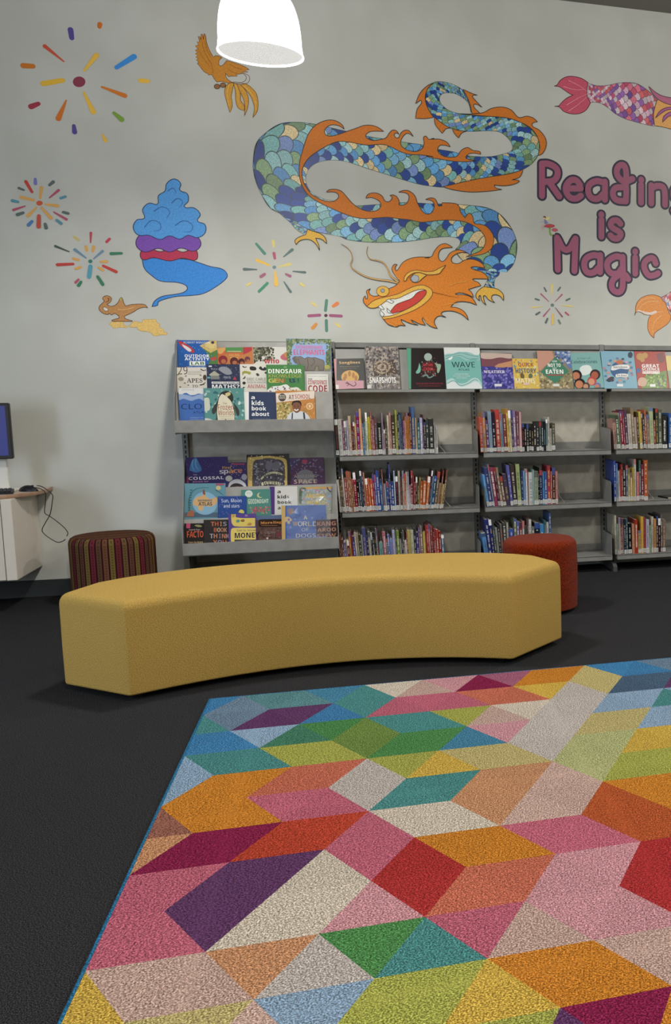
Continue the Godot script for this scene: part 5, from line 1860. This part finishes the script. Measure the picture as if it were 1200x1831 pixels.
	a = face_book("pastel patchwork cover with chunky yellow capitals, middle row right of lower rack", LOW_RACK, 531.5, 868, 593.5, 868, 0.212, 11, fb, "9c9c90", "a8a498")
	a.crop(460, 800, 8)
	a.rect(590, 560, 1075, 910, "8c9888")
	a.fill("660,570! 1060,560! 1060,610 900,590 700,600", "c89850")
	a.fill("600,640! 610,590 650,575 700,590 680,640 640,650 640,800 600,800", "4a6048")
	a.specks(150, 640, 600, 1060, 890, 20, ["8c9cc0", "a8a4c8", "b87c88", "90a890", "c0b890", "7c90a8"], 22)
	a.line("1000,570 1020,610 1060,640", 2, 2, "4a4c38")
	a.text("AROUND", 695, 668, 968, 722, "d8b424")
	a.text("WORLD", 705, 762, 968, 815, "d8b424")
	a.text("the", 790, 732, 850, 750, "b06848", "thin")
	a.done()
	# front
	a = face_book("small black cover with orange bubble letters and pink badge, front left of lower rack", LOW_RACK, 330, 936, 364.5, 935.5, 0.325, 9, fc, "241e20", "18141a")
	a.crop(320, 800, 8)
	a.fill("105,1085! 165,1080! 160,1160! 105,1155!", "c84878")
	a.text("FACTO", 115, 1195, 350, 1290, "d0542c")
	a.text("weird fun", 140, 1165, 300, 1188, "d8b8c0", "thin")
	a.text("Down the Rabbit", 135, 1340, 345, 1372, "d8b070", "thin")
	a.fill("220,1120! 250,1105 330,1125 280,1140", "8c8a50")
	a.done()
	a = face_book("black cover with tall patterned orange and silver capitals, front row of lower rack", LOW_RACK, 364.5, 929.5, 409, 929, 0.33, 9, fc, "2c292b", "201e20")
	a.crop(320, 800, 8)
	var words := [["THIS", 455, 1062, 690, 1125, ["c86c40", "b85838", "c8804c", "8a8a98"]], ["BOOK", 500, 1150, 695, 1210, ["b0603c", "c8a88c", "c07850", "b08870"]], ["THINKS", 440, 1235, 790, 1300, ["9a98a8", "c07c58", "8a7c88", "b87858", "a88878", "a0a0b0"]], ["YOU", 490, 1325, 690, 1385, ["c07048", "8c889c", "b85838"]]]
	for w in words:
		var n: int = w[0].length()
		var each: float = (w[3] - w[1]) / float(n)
		for k in n:
			var thin: bool = w[0][k] == "I"
			a.text(w[0][k], w[1] + each * k + (each * 0.3 if thin else 0.0), w[2], w[1] + each * (k + 0.88) - (each * 0.2 if thin else 0.0), w[4], w[5][k])
	a.done()
	a = face_book("purple and yellow cover with one black capital word, front row of lower rack", LOW_RACK, 408.5, 919.5, 457.5, 918.5, 0.335, 9, fc, "57418c", "46367a")
	a.crop(320, 800, 8)
	a.fill("750,950! 815,945! 820,1000 1090,1010! 1090,1130! 800,1128 760,1090 750,1040", "d8c04c")
	a.fill("745,1180 780,1152 1100,1150! 1100,1380! 745,1380!", "dcc454")
	a.text("Get to know", 830, 1165, 1100, 1205, "3a2c4c", "thin")
	a.text("MONEY", 800, 1215, 1145, 1298, "221c38")
	a.rect(795, 1318, 1100, 1350, "4c4448")
	a.text("a fun visual guide", 890, 1325, 1050, 1342, "c8bc80", "thin")
	a.oval(780, 975, 20, 28, "b89c3c")
	a.fill("815,1050! 850,1030 870,1060 830,1075", "4a9484")
	a.fill("880,1040! 930,1030 935,1060 890,1060", "8c5c34")
	a.fill("970,1110! 1000,1080 1040,1085 1030,1115", "b8843c")
	a.rect(945, 960, 985, 990, "8c78b0")
	a.done()
	a = face_book("brown desert cover with an orange-lit title panel, front row of lower rack", LOW_RACK, 456, 922.5, 505, 921, 0.325, 9, fc, "5c4038", "46302c")
	a.crop(460, 800, 8)
	a.rect(-20, 960, 360, 1040, "54688c")
	a.fill("20,1050 40,1030 360,1025! 360,1135! 40,1140 20,1120", "2c1814")
	a.text("Maralinga", 48, 1048, 385, 1108, "d88c3c", "serif")
	a.rect(60, 1112, 290, 1120, "8c5c2c")
	a.specks(60, 5, 1150, 350, 1340, 18, ["4c3430", "6c5048", "7c5c4c", "3c2c2c"], 23)
	a.text("STORY", 105, 1200, 265, 1235, "8c7c80", "thin")
	a.oval(145, 1300, 14, 14, "c8c0b8")
	a.fill("270,1240! 330,1210 340,1260 290,1280", "7c3048")
	a.done()
	a = face_book("shiny plastic-wrapped blue cover with tall pale capitals and gold spine, front row of lower rack", LOW_RACK, 503.5, 904, 582.5, 903, 0.345, 9, fc, "3b5fa8", "c8a050")
	a.crop(460, 800, 8)
	a.rect(345, 830, 402, 1345, "c4a054")
	a.fill("400,1000! 430,990 490,1020 480,1080 440,1090 400,1060", "c8a878")
	a.fill("430,900! 500,870 520,930 470,960", "8c6c5c")
	a.specks(40, 420, 860, 960, 1320, 26, ["4c70b8", "34549c", "2c4c90", "5c80c0"], 24)
	a.text("A", 665, 975, 715, 1030, "c0b8a0")
	for k in 5:
		a.text("WORLD"[k], 510 + k * 72, 1060, 510 + k * 72 + 62, 1125, ["d0a860", "d8d4cc", "d8d4cc", "c8a878", "d8d4cc"][k], "thin")
	a.text("OF", 635, 1150, 735, 1200, "c0bcb0", "thin")
	a.text("DOGS", 555, 1230, 835, 1290, "c8c4b4", "thin")
	a.done()
	# a crumpled clear jacket over it
	var film := Mb.new()
	var o: Node3D = a.node
	var g := RandomNumberGenerator.new()
	g.seed = 8
	var w := 0.3
	var cell := []
	for j in 9:
		for i in 9:
			cell.append(Vector3(0.03 + 0.262 * i / 8.0, 0.006 + 0.285 * j / 8.0, 0.003 + g.randf() * 0.013))
	for j in 8:
		for i in 8:
			var p: Vector3 = cell[j * 9 + i]
			film.quad(p, cell[j * 9 + i + 1], cell[j * 9 + 10 + i], cell[j * 9 + 9 + i], Color(0.9, 0.92, 0.95, 1))
	obj("clear_jacket", film.mesh(), "clear_film", o)
	a = face_book("small dark brown cover with three rows of tan block capitals, front right of lower rack", LOW_RACK, 565, 929.5, 602.5, 928.5, 0.362, 9, 0.362, "3a2624", "2c1c1c")
	a.crop(460, 800, 8)
	a.text("KANG", 858, 1055, 1122, 1125, "a8745c")
	a.text("AROO", 862, 1145, 1125, 1208, "b07c60")
	a.text("STEW", 858, 1228, 1125, 1298, "a8745c")
	a.done()


func make_ledge_covers() -> void:
	var f := 1.2925
	var z := 0.065
	var b := 22.0
	var t := func(x: float, y: float) -> float: return 0.19 - (on_z(x, y, 0.08).y - 1.29) * 0.405
	var mk := func(label: String, xl: float, yl: float, xr: float, yr: float, hex: String, spine: String) -> Art:
		return face_book(label, LEDGE, xl, yl, xr, yr, t.call(xl, yl), b, f, hex, spine, 0.014)
	var a: Art = mk.call("black cover with a golden disc above pink ground, first on the top ledge", 597, 641.5, 650.5, 640.5, "3c3a38", "c8888c")
	a.crop(590, 610, 4.2857)
	a.rect(18, 130, 50, 370, "c8888c")
	a.rect(50, 302, 260, 370, "c08c98")
	a.oval(155, 275, 68, 52, "d0a040")
	for p in [[120, 270], [150, 250], [180, 262], [200, 285], [110, 295]]:
		a.oval(p[0], p[1], 11, 22, "a8702c")
	a.rect(60, 303, 258, 370, "c48e9c")
	a.line("120,320 150,330 180,345 200,330 190,310", 2.0, 1.0, "5c2c3c")
	a.line("130,310 145,330 130,345", 1.2, 1.0, "5c2c3c")
	a.text("Songlines", 72, 152, 230, 182, "d8b478")
	a.text("Margo Neale & Lynne Kelly", 78, 190, 226, 200, "b0a080", "thin")
	a.text("foreword Ben Shaw", 100, 205, 205, 212, "a09478", "thin")
	a.rect(32, 335, 68, 366, "d8d4d0")
	a.done()
	a = mk.call("grey-brown mosaic cover with a circular design and white capitals on the top ledge", 652.5, 619.5, 712, 619, "7c7470", "5c5654")
	a.crop(590, 610, 4.2857)
	a.specks(700, 270, 42, 535, 365, 12, ["5c5654", "8c8480", "a09890", "4a4648", "b0a090", "6c686c"], 31)
	a.fill("330,180! 490,140! 520,250! 340,270!", "54463c")
	a.oval(400, 200, 62, 52, "a8947c")
	a.oval(400, 200, 48, 40, "5c4c40")
	a.oval(400, 200, 34, 28, "b09c84")
	a.oval(400, 200, 18, 15, "6c5c50")
	a.specks(100, 340, 150, 500, 260, 7, ["8c7c6c", "3c342c", "b8a890"], 32)
	a.text("SNAPSHOTS", 305, 278, 505, 322, "eceae6")
	a.rect(288, 335, 318, 364, "c8c8c4")
	a.done()
	a = mk.call("black cover with red and mint figures and a mint spine on the top ledge", 727.5, 622.5, 793.5, 622, "28211f", "4f9c7c")
	a.crop(590, 610, 4.2857)
	a.rect(585, 50, 622, 370, "4f9c7c")
	a.oval(760, 205, 62, 55, "4c1c1c")
	a.oval(752, 122, 30, 30, "9cb0a4")
	a.text("MYTHS", 715, 175, 788, 192, "c03c44")
	a.text("CHINA", 720, 202, 792, 226, "c03c44")
	a.fill("685,165! 695,200 690,240 660,245 675,210", "6cb098")
	a.fill("800,165! 830,175 850,180 840,230 825,245 820,200", "8ca88c")
	a.line("710,270 740,260 760,280 800,262", 3.5, 2.0, "6c8c84")
	a.specks(40, 700, 130, 820, 280, 6, ["7c9c8c", "a83c44", "4c6c60"], 33)
	a.text("THE BLUE HORSE ON REDCLIFFE HILL", 660, 320, 868, 332, "a83844", "thin")
	a.rect(680, 342, 850, 346, "7c2c34")
	a.done()
	a = mk.call("pale teal cover with curling layered waves on the top ledge", 793.7, 621, 857.5, 620.5, "6fb0a8", "9cc0bc")
	a.crop(590, 610, 4.2857)
	a.fill("870,45! 1145,45! 1145,100 1110,110 1075,90 1000,85 940,110 880,105", "d4d8d4")
	a.fill("880,105 940,95 1000,82 1050,95 1080,90 1110,105 1145,105! 1145,150 1100,130 1050,150 990,120 930,130 880,150", "8cbcb8")
	a.line("885,115 940,105 1000,90 1060,105 1140,120", 1.0, 1.0, "5c948c")
	a.line("885,135 940,120 1000,110 1060,135 1140,135", 1.0, 1.0, "5c948c")
	a.text("WAVE", 935, 160, 1110, 200, "1c3c3c", "thin")
	a.text("ATLAS", 985, 210, 1068, 226, "1c3c3c", "thin")
	a.text("EVERYTHING", 960, 248, 1060, 258, "cce0dc", "thin")
	a.text("YOU NEED TO KNOW", 945, 263, 1075, 273, "cce0dc", "thin")
	a.text("ABOUT WAVES", 970, 278, 1050, 287, "cce0dc", "thin")
	a.fill("895,300! 940,285 980,320 1040,320 1090,285 1130,285 1160,320! 1165,372! 895,372!", "a8ccc8")
	a.fill("895,330! 950,310 1000,350 1070,330 1120,310 1165,350! 1165,372! 895,372!", "d0d8d8")
	a.line("900,325 950,305 1000,340 1060,325 1110,295 1135,305", 1.2, 1.0, "5c948c")
	a.fill("905,135! 925,125 940,120 930,140 915,145", "e4e8e4")
	a.done()
	a = mk.call("indigo cloudscape cover under a maroon sunset on the top ledge", 859, 631, 915, 632.5, "41408c", "2c2c60")
	a.crop(850, 610, 3.4286)
	a.rect(28, 68, 230, 155, "7a4a54")
	a.fill("30,70! 225,78! 225,105 150,100 90,110 30,100", "c0a89c")
	a.fill("140,140! 225,120! 225,160! 120,158", "c08860")
	a.specks(160, 36, 165, 235, 290, 10, ["5854a8", "7068b8", "35367c", "8078c0"], 34)
	a.text("WEATHER", 52, 180, 180, 196, "e4e0ec", "serif")
	a.rect(118, 262, 162, 278, "d0d0d8")
	a.done()
	a = mk.call("small yellow cover with blue and orange lettering on the top ledge", 915.5, 641, 961, 640.5, "d2b042", "b8963a")
	a.crop(850, 610, 3.4286)
	a.specks(50, 230, 110, 385, 290, 8, ["e0c868", "b8843c", "c8d0a0", "6c8ca0"], 35)
	a.text("QUICK", 265, 132, 355, 160, "a85030")
	a.text("HISTORY", 248, 168, 372, 196, "3c5c7c")
	a.text("MATHS", 248, 228, 365, 258, "e4d8b0")
	a.fill("275,200! 290,195 300,225 280,225", "6c5c34")
	a.fill("330,200! 345,200 350,222 328,224", "5c6c58")
	a.rect(295, 256, 330, 268, "d8b8b8")
	a.done()
	a = mk.call("cover with a green diamond of white capitals and a pink hand on the top ledge", 959.5, 627, 1019.5, 628, "8c7c5c", "4a4438")
	a.crop(850, 610, 3.4286)
	a.fill("375,58! 470,60! 480,110 430,150 390,180 380,130", "c08c78")
	a.fill("480,60! 580,62! 585,170 540,120", "5c78a8")
	a.specks(40, 490, 64, 578, 140, 10, ["8ca0c0", "3c5890", "b8bcc8"], 36)
	a.specks(120, 385, 190, 588, 290, 10, ["a8986c", "6c6040", "8a9060", "c0b088"], 37)
	a.fill("490,95! 575,185! 490,260! 400,190!", "3c7c64")
	a.text("HOW", 472, 118, 500, 130, "c8dcd0")
	a.text("NOT TO", 446, 138, 522, 158, "eef0ea")
	a.text("GET", 474, 162, 498, 173, "c8dcd0")
	a.text("EATEN", 434, 175, 538, 200, "eef0ea")
	a.rect(440, 205, 545, 212, "a85048")
	a.rect(478, 262, 515, 278, "d4d4d0")
	a.done()
	a = mk.call("pale blue-green cover with cartoon children's heads on the top ledge", 1019.7, 631, 1072.5, 630, "74a8a4", "5c8c88")
	a.crop(850, 610, 3.4286)
	a.fill("640,165! 660,150 700,150 715,180 690,205 650,205", "d4dcd8")
	a.text("A Year of", 625, 98, 705, 112, "4c7470", "thin")
	a.text("Celebraciones", 590, 115, 745, 138, "1c4450", "thin")
	for p in [[620, 210, 34, "241c20", "b8724c"], [735, 205, 32, "2a2024", "a8543c"], [715, 245, 28, "b8443c", "d08c6c"], [640, 262, 34, "201a1c", "c07850"], [680, 275, 22, "4a3c38", "c08868"], [750, 275, 20, "6c6ca8", "b87c60"]]:
		a.oval(p[0], p[1], p[2], p[2], p[3])
		a.oval(p[0] - 3, p[1] + 4, p[2] * 0.7, p[2] * 0.72, p[4])
	a.done()
	a = mk.call("sky blue cover with animals ringing a ribboned globe on the top ledge", 1074, 627.5, 1133, 627.5, "77a8bc", "5c8ca0")
	a.crop(850, 610, 3.4286)
	for k in 26:
		var an := TAU * k / 26.0
		a.oval(880 + cos(an) * (68 + 12 * (k % 3)), 180 + sin(an) * (60 + 14 * (k % 2)), 9, 7, ["d08c6c", "6c7c9c", "a87c8c", "3c4c5c", "c8a0a0", "4c7c9c"][k % 6])
	a.oval(885, 175, 55, 50, "2f5c8c")
	a.oval(885, 130, 22, 14, "b8683c")
	a.fill("835,155! 890,145 940,150 940,172 890,170 835,180", "d8d8d4")
	a.fill("860,205! 890,200 935,205 930,222 890,222 862,222", "d8d8d4")
	a.text("Anywhere", 845, 154, 930, 170, "2c3c50", "serif")
	a.text("To Docs", 868, 206, 928, 218, "2c3c50", "serif")
	a.fill("800,240! 830,220 850,225 825,250", "3c3c48")
	a.oval(950, 85, 14, 18, "2c3c4c")
	a.rect(868, 264, 905, 280, "d8dcdc")
	a.done()
	a = mk.call("red and green cover with white capitals and round objects on the top ledge", 1133.5, 628, 1188.5, 629, "a84438", "7c302c")
	a.crop(850, 610, 3.4286)
	a.fill("1040,215! 1170,180! 1175,300! 1010,300! 1040,250", "6c8c40")
	for p in [[1010, 95, 22], [1040, 88, 18], [1025, 115, 14]]:
		a.oval(p[0], p[1], p[2], p[2], "b88c48")
	a.fill("1110,80! 1150,65! 1160,120 1130,130", "7c4c4c")
	a.oval(1000, 180, 13, 14, "44649c")
	a.fill("990,270! 1010,225 1050,235 1040,275", "c8a088")
	a.oval(1140, 255, 28, 26, "6c6c64")
	a.specks(60, 1050, 200, 1168, 285, 8, ["8cac50", "4c7030", "a0b868"], 38)
	a.text("GREAT", 1022, 142, 1125, 162, "f0eeea")
	a.text("SCIENCE", 1022, 165, 1128, 180, "f0eeea")
	a.rect(1025, 184, 1130, 200, "ece8e4")
	a.text("PROJECTS", 1030, 187, 1126, 197, "a84438")
	a.rect(1070, 264, 1105, 280, "d8dcdc")
	a.done()
	a = mk.call("sunset yellow cover with dark spine cut by the right edge, last on the top ledge", 1190, 636, 1236, 636.5, "c8a850", "2c3028")
	a.crop(1190, 610, 8)
	a.rect(0, 200, 400, 420, "d0bc70")
	a.rect(0, 420, 400, 700, "8c9c80")
	a.done()


const DAY := 8.0


func make_spines() -> void:
	var bays := ["beside the display racks", "behind the orange stool", "at the right edge"]
	gain = 0.85
	dull = 0.08
	var g := func(h: int, b: int) -> String: return ["upper", "middle", "bottom"][h] + " open shelf " + bays[b]
	shelf_row(0, g.call(0, 0), "spines on the upper shelf beside the racks", 814, 784, [[600, -1], [790, 0]], "601.4,750,1c1c1a 607,750,b5b4b0 615,751,8a4a6e 618,753,6c6a72 622,752,a9a8bd 625.5,744,cdb49a 631,758,6e2c20 634,755,7d4a35 637,744,d8b070 640,736.6,8c1560 645.5,731,d9a070 650,757,4a7396 653.5,755,7a8a88 656.5,738,c9d3bb 659.7,746,b8a424 665,737,a6584c 668,750,a85a60 671.5,744,5c3a42 677,756,16221f 684.7,738,9a8296 688,768,b08f93 690.5,756,3e3428 694.3,743,cdbfa6 698.5,738,c98d85 702,742,453b26 709,733,9aa040 713,743,2c2d33 716,742,6d86a0 718,738,2d3f5e 721.4,752,6b3a6d 724,752,c9919c 726.4,745,c9752f 729,738,d08a3c 732,744,c8782f 735,739,5c2a35 737.7,728,3c5a92 744.4,746.7,b9a07c 747.5,755,1e6068 753,747,a4a8d0 757.4,742,5a1c26 759.5,755,3a2c42 763,750,22322c 768.5,749,1b1a1c 777.3,761,a5a5a5 780,761,b4b2b0")
	shelf_row(1, g.call(1, 0), "spines on the middle shelf beside the racks", 919, 793, [[608, -3], [690, -2], [715, 0], [745, 2], [765, 7], [792, 9]], "608,860,b9b2a6 611.7,855,4c3a2c 615,861,6a5a44 617.5,839,c9c4b8 620.4,855,9a4a44 625,843,a8603f 628,843,a8683f 631,844,a3603c 633.8,857,8a5a3c 637,845,8c1f38 641.7,861,1f1d20 645.8,858,33414a 649,842,2b3352 652,844,5a3038 654.5,845,c08a70 657.5,856,b8531e 661.7,856,c25a1f 665.8,857,c05a22 670.4,848,8a2a5c 674,850,6a70b4 677,842,203f8c 682.5,857,3a70a8 687,840,9a5a50 689.6,865,8c8490 693.7,862,2a5596 697.3,841,26306c 699.4,830,4a4a86 702,862,2a4a90 706.7,842,9ab0cc 709.6,852,3c2430 714,842,b0a398 718,853,4a3830 721,842,d6c4bc 724,847,b8562c 727,844,c6c4b4 729.6,844,c4bed0 732.5,867,d0cfca 735.5,842,7c3448 739,849,8c1c28 741.3,862,a04a3c 743.8,853,3c2418 746.7,861,6a4a1c 749.5,854,b8a050 751.5,861,bc5a26 755,861,c05c28,LOST_AND_FOUND 761.3,853,c0703a 766,842,4a2c48 768.5,852,8cb0d4 771,852,1c4a6a 776,844,6a5a4c 781,864,a07a58 784.4,842,8a4034 787,866,b0a050 790,841,7c5a40")
	shelf_row(2, g.call(2, 0), "spines on the bottom shelf beside the racks", 1000, 796, [[609, -3], [660, -3], [700, -2], [796, -1]], "609,956,9a6a60 612.5,957,b0604c 615,965,6a3a30 618,970,6a5a98 622,967,c9b8a8 624.5,966,7a3030 628,951,c88a4a 632,949,8a2030 634.5,959,4a5296 638.5,952,b8a098 642,953,a8a48c 646,956,3c3c20 650,958,9a9a98 653,944,4c4c7c 659.5,959,3c3c5c 662.5,951,86868a 667.5,952,2c2a2c 670,952,333034 673,952,2c2c2e 676,945,7a7480 679,945,5c4448 681,970,5c9088 687,951,6a2038 688.5,951,a86a7a 693.5,964,7a8078 696,956,6474ac 700,964,7a80b0 705,948,a8aed0 710,951,4c5440 712,949,6c8424 717.5,964,8a8a8a 720.5,953,33322e 723,949,5c5c58 726,966,c4b4b0 729.6,951,8a4030 731.6,948,a89a48 737,948,b0ac90 743,945,203038 746.5,952,4c4080 751.5,944,8a6070 754,941,8a7068 758.5,951,b09c50 763.5,940,a83c38 766,939,b04048 769,937,a86060 772,940,8a3a34 777,945,7a1c1c 779,946,9a3030 782,947,a03028 787,950,982020 791,957,5c7a96")
	shelf_row(0, g.call(0, 1), "spines on the upper shelf behind the orange stool", 811, 993.5, [[860, -2], [915, -2], [935, 0], [990, 0]], "860,746,b85038 866.3,737.5,c08038 871.3,751,5c3c68 876.3,736,8098b0 882.5,737.5,2c2430 888.8,732.5,b83c2c 897,739,8a9a98 899.4,739,6c80a8 902,741,7a3020 909,731,d0b040 912.5,734,c8b890 916.9,734,3c3460 920,734,8a6890 925,736,7a4a58 930,737,d09a9c 934.4,758,201f20 938.5,758,252224 942.5,758,2a2826 946.5,758,1c1c1c 951,758,2a282a 955,758,201f22 960,754,252325 964.7,754,2a2a2c 969,754,22282c 973,754,1e2428 976.9,750,7a9094 980,746,c8c4b4 983.8,766,a8a8a0 987.5,757,5a5444")
	shelf_row(1, g.call(1, 1), "spines on the middle shelf behind the orange stool", 910, 998.5, [[871, -7], [905, -7], [920, -4], [932, -1], [945, 0], [998, 0]], "871,849,5a98d0 875.7,837,2c3a78 883,830,6c8098 885.4,836,8c2c58,SCIENCE_ACTIVITY 891.7,836,5c1428 896.3,836,8a7868 901,852,6c5038 906.3,848,3c2c4c 913.7,832,5c5c9c 919,830.7,33241e 926.3,830,9aa870 933.7,842,2c4a70 937,842,6c8cc0 941,838.7,b0bac0 944.7,844,a86a68 946.3,845,c0c4c4 954.3,840,88b0a8 956.3,842.7,8a9880 963.7,836,181818 965.7,841,202c58 971,844,3c78a8 974.3,844,3c5898 979.7,832.7,9c2438 985.7,842.7,b07070 988.3,836,5a2c1c 994.3,842.7,c08078")
	shelf_row(2, g.call(2, 1), "spines on the bottom shelf behind the orange stool", 990, 987, [[868, -7], [885, -5], [898, -3], [915, 0], [985, 0]], "868,954,4c88c8 876,929,2c3474 882,929,2c3070 887,936,3c5048 890,944,8a8884 895,940,2c2a2c 898,937,5c5c58 902.5,935,4a4840 908,935,aca8a0 912,946,3c4a98 920,927.5,6c7454 925,932.5,7c7498 930,934,883040 935,932,c0beb8 939,940,444444 944,927.5,8a6068 946.5,929,c8c6c0 951.5,942,6c6c68 957,935,1c2430 966.3,937.5,3c80b8 974,931,2c6068 978,934,b4b4b4 982.5,917,3c5a8c")
	shelf_row(0, g.call(0, 2), "spines on the upper shelf at the right edge", 805, 1203, [[1099, -4], [1150, -3], [1175, -1], [1186, 0]], "1099,749,b8887c 1104.7,743,4a6a48 1110,738,b0a088 1112.5,735.6,8a2040 1116.7,735.6,a83848 1120,733.5,4c3050 1125,740,c8c0b8 1128,740,c4b8a8 1132,729.4,8a7456 1137,746,b09890 1141.7,737.7,5a4a1c 1144.8,736,c0a840 1150,740,6a4468 1152,740,2c2c24 1155,733,c06848 1158.5,741,9a8474 1163,728,a8b488 1170.3,751,985040 1173.5,730.4,2c3830 1178,732.5,5c6450 1184.5,744,141214,Animate 1196,739,3060a0")
	shelf_row(1, g.call(1, 2), "spines on the middle shelf at the right edge", 900, 1159, [[1099, -1], [1159, 0]], "1099,824,2c4c98 1103,828.5,6c90c8 1106.3,842,b0a8a8 1109.4,840,a83828 1112.5,830.6,a03c30 1115,828.5,2a1a20 1120,832,5c7080 1124,837,b8a878 1128,845,c0a068 1131.8,836,b09a40 1135,821,b0aca4 1138.5,844,b86070 1143.7,823,4c6c5c 1147,830,6c2c48 1152,823,b0582c")
	shelf_row(2, g.call(2, 2), "spines on the bottom shelf at the right edge", 994, 1190.6, [[1100, -1], [1190, 0]], "1100.5,921.7,a8a490 1104,937,7a9480 1107.8,926,b89890 1111.5,927,8c3c38 1113.5,927,b08c80 1116.7,928,1c2c3c 1120.3,928,3c5860 1124,936,10181c 1130.7,937,b07858 1136,929,a03020 1141.7,949,a08858 1147,924,c8a030 1151.6,925,803030 1155.7,929,a8a0b4 1162,939,7a9468 1165.6,924,b8b0a0 1169.3,928,b07c48 1174.5,922.7,181414 1177.6,927,3c1c24 1182,920.6,6c645c 1185.4,928,7a6460")
	bookend(785, 813, 0, "grey wire bookend after the last spine on the upper shelf beside the racks")
	bookend(795, 917, 1, "grey wire bookend after the last spine on the middle shelf beside the racks")
	bookend(1000, 908, 1, "grey wire bookend on the middle shelf behind the orange stool")
	bookend(1160, 899, 1, "grey wire bookend on the middle shelf at the right edge")
	# one book left lying on the empty half of a shelf
	var p := on_z(1184, 893, 0.2)
	var o := thing("book", "thin dark book lying flat on the empty right half of the middle shelf", "book", Vector3(p.x, TRAYS[1], 0.1))
	o.rotation.y = 0.2
	var mb := Mb.new()
	mb.box(Vector3(0, 0.0005, 0), Vector3(0.2, 0.0025, 0.15), lin("2a2a2a"))
	mb.box(Vector3(0, 0.0105, 0), Vector3(0.2, 0.0125, 0.15), lin("3a3a3a"), 0.0006)
	mb.box(Vector3(-0.001, 0.0005, 0), Vector3(0.001, 0.0125, 0.15), lin("2a2a2a"))
	obj("cover", mb.mesh(), "gloss", o)
	mb = Mb.new()
	mb.box(Vector3(0.001, 0.0025, 0.003), Vector3(0.197, 0.0105, 0.147), lin("c8c2b2"))
	obj("pages", mb.mesh(), "plain", o)


func _ready() -> void:
	var cam := Camera3D.new()
	cam.name = "camera"
	cam.projection = Camera3D.PROJECTION_FRUSTUM
	cam.near = 0.05
	cam.far = 60.0
	cam.size = 0.05 * 1831.0 / FOCAL
	# the photograph is the left part of a wider picture: the lens axis lies beyond its right edge
	cam.frustum_offset = Vector2((600.0 - AXIS.x) / FOCAL, (AXIS.y - 915.5) / FOCAL) * 0.05
	cam.position = EYE
	cam.basis = turn
	add_child(cam)
	cam.current = true
	var env := Environment.new()
	env.background_mode = Environment.BG_COLOR
	env.background_color = Color(0.5, 0.56, 0.66)
	env.tonemap_mode = Environment.TONE_MAPPER_LINEAR
	env.tonemap_exposure = 1.0
	env.sdfgi_enabled = true
	env.ssao_enabled = true
	env.ssil_enabled = true
	var world := WorldEnvironment.new()
	world.name = "environment"
	world.environment = env
	add_child(world)
	var lamp_power := 3.25
	# daylight from the window in the left wall, out of the frame
	var day := AreaLight3D.new()
	day.name = "daylight"
	day.area_size = Vector2(1.1, 1.7)
	day.light_color = Color(0.84, 0.91, 1.0)
	day.light_energy = DAY
	day.area_range = 14.0
	day.shadow_enabled = true
	day.position = Vector3(-3.22, 1.28, 0.5 * (WIN_Z0 + WIN_Z1))
	day.rotation.y = -PI / 2
	add_child(day)
	make_materials()
	var clear := StandardMaterial3D.new()
	clear.transparency = BaseMaterial3D.TRANSPARENCY_ALPHA
	clear.albedo_color = Color(0.95, 0.97, 1.0, 0.09)
	clear.roughness = 0.05
	clear.metallic_specular = 0.9
	mats["clear_film"] = clear
	make_room()
	# hanging lamps: one in view, the rest of the room's grid out of the frame
	pendant(Vector3(0.684, 2.845, 1.861), "frosted dome pendant lamp glowing white at the top of the wall painting", lamp_power)
	for at in [Vector3(3.9, 2.79, 1.861), Vector3(0.684, 2.79, 5.0), Vector3(3.9, 2.79, 5.0), Vector3(-2.5, 2.79, 8.2), Vector3(0.684, 2.79, 8.2), Vector3(3.9, 2.79, 8.2), Vector3(6.9, 2.79, 3.4)]:
		pendant(at, "dome pendant lamp of the same row, hanging outside the frame", lamp_power)
	make_shelves()
	make_rug()
	make_bench()
	make_stools()
	make_desk()
	make_partition()
	gain = 1.35
	make_dragon()
	make_fireworks()
	make_wall_words()
	make_small_murals()
	gain = 0.95
	dull = 0.12
	make_upper_covers()
	make_lower_covers()
	make_ledge_covers()
	make_spines()
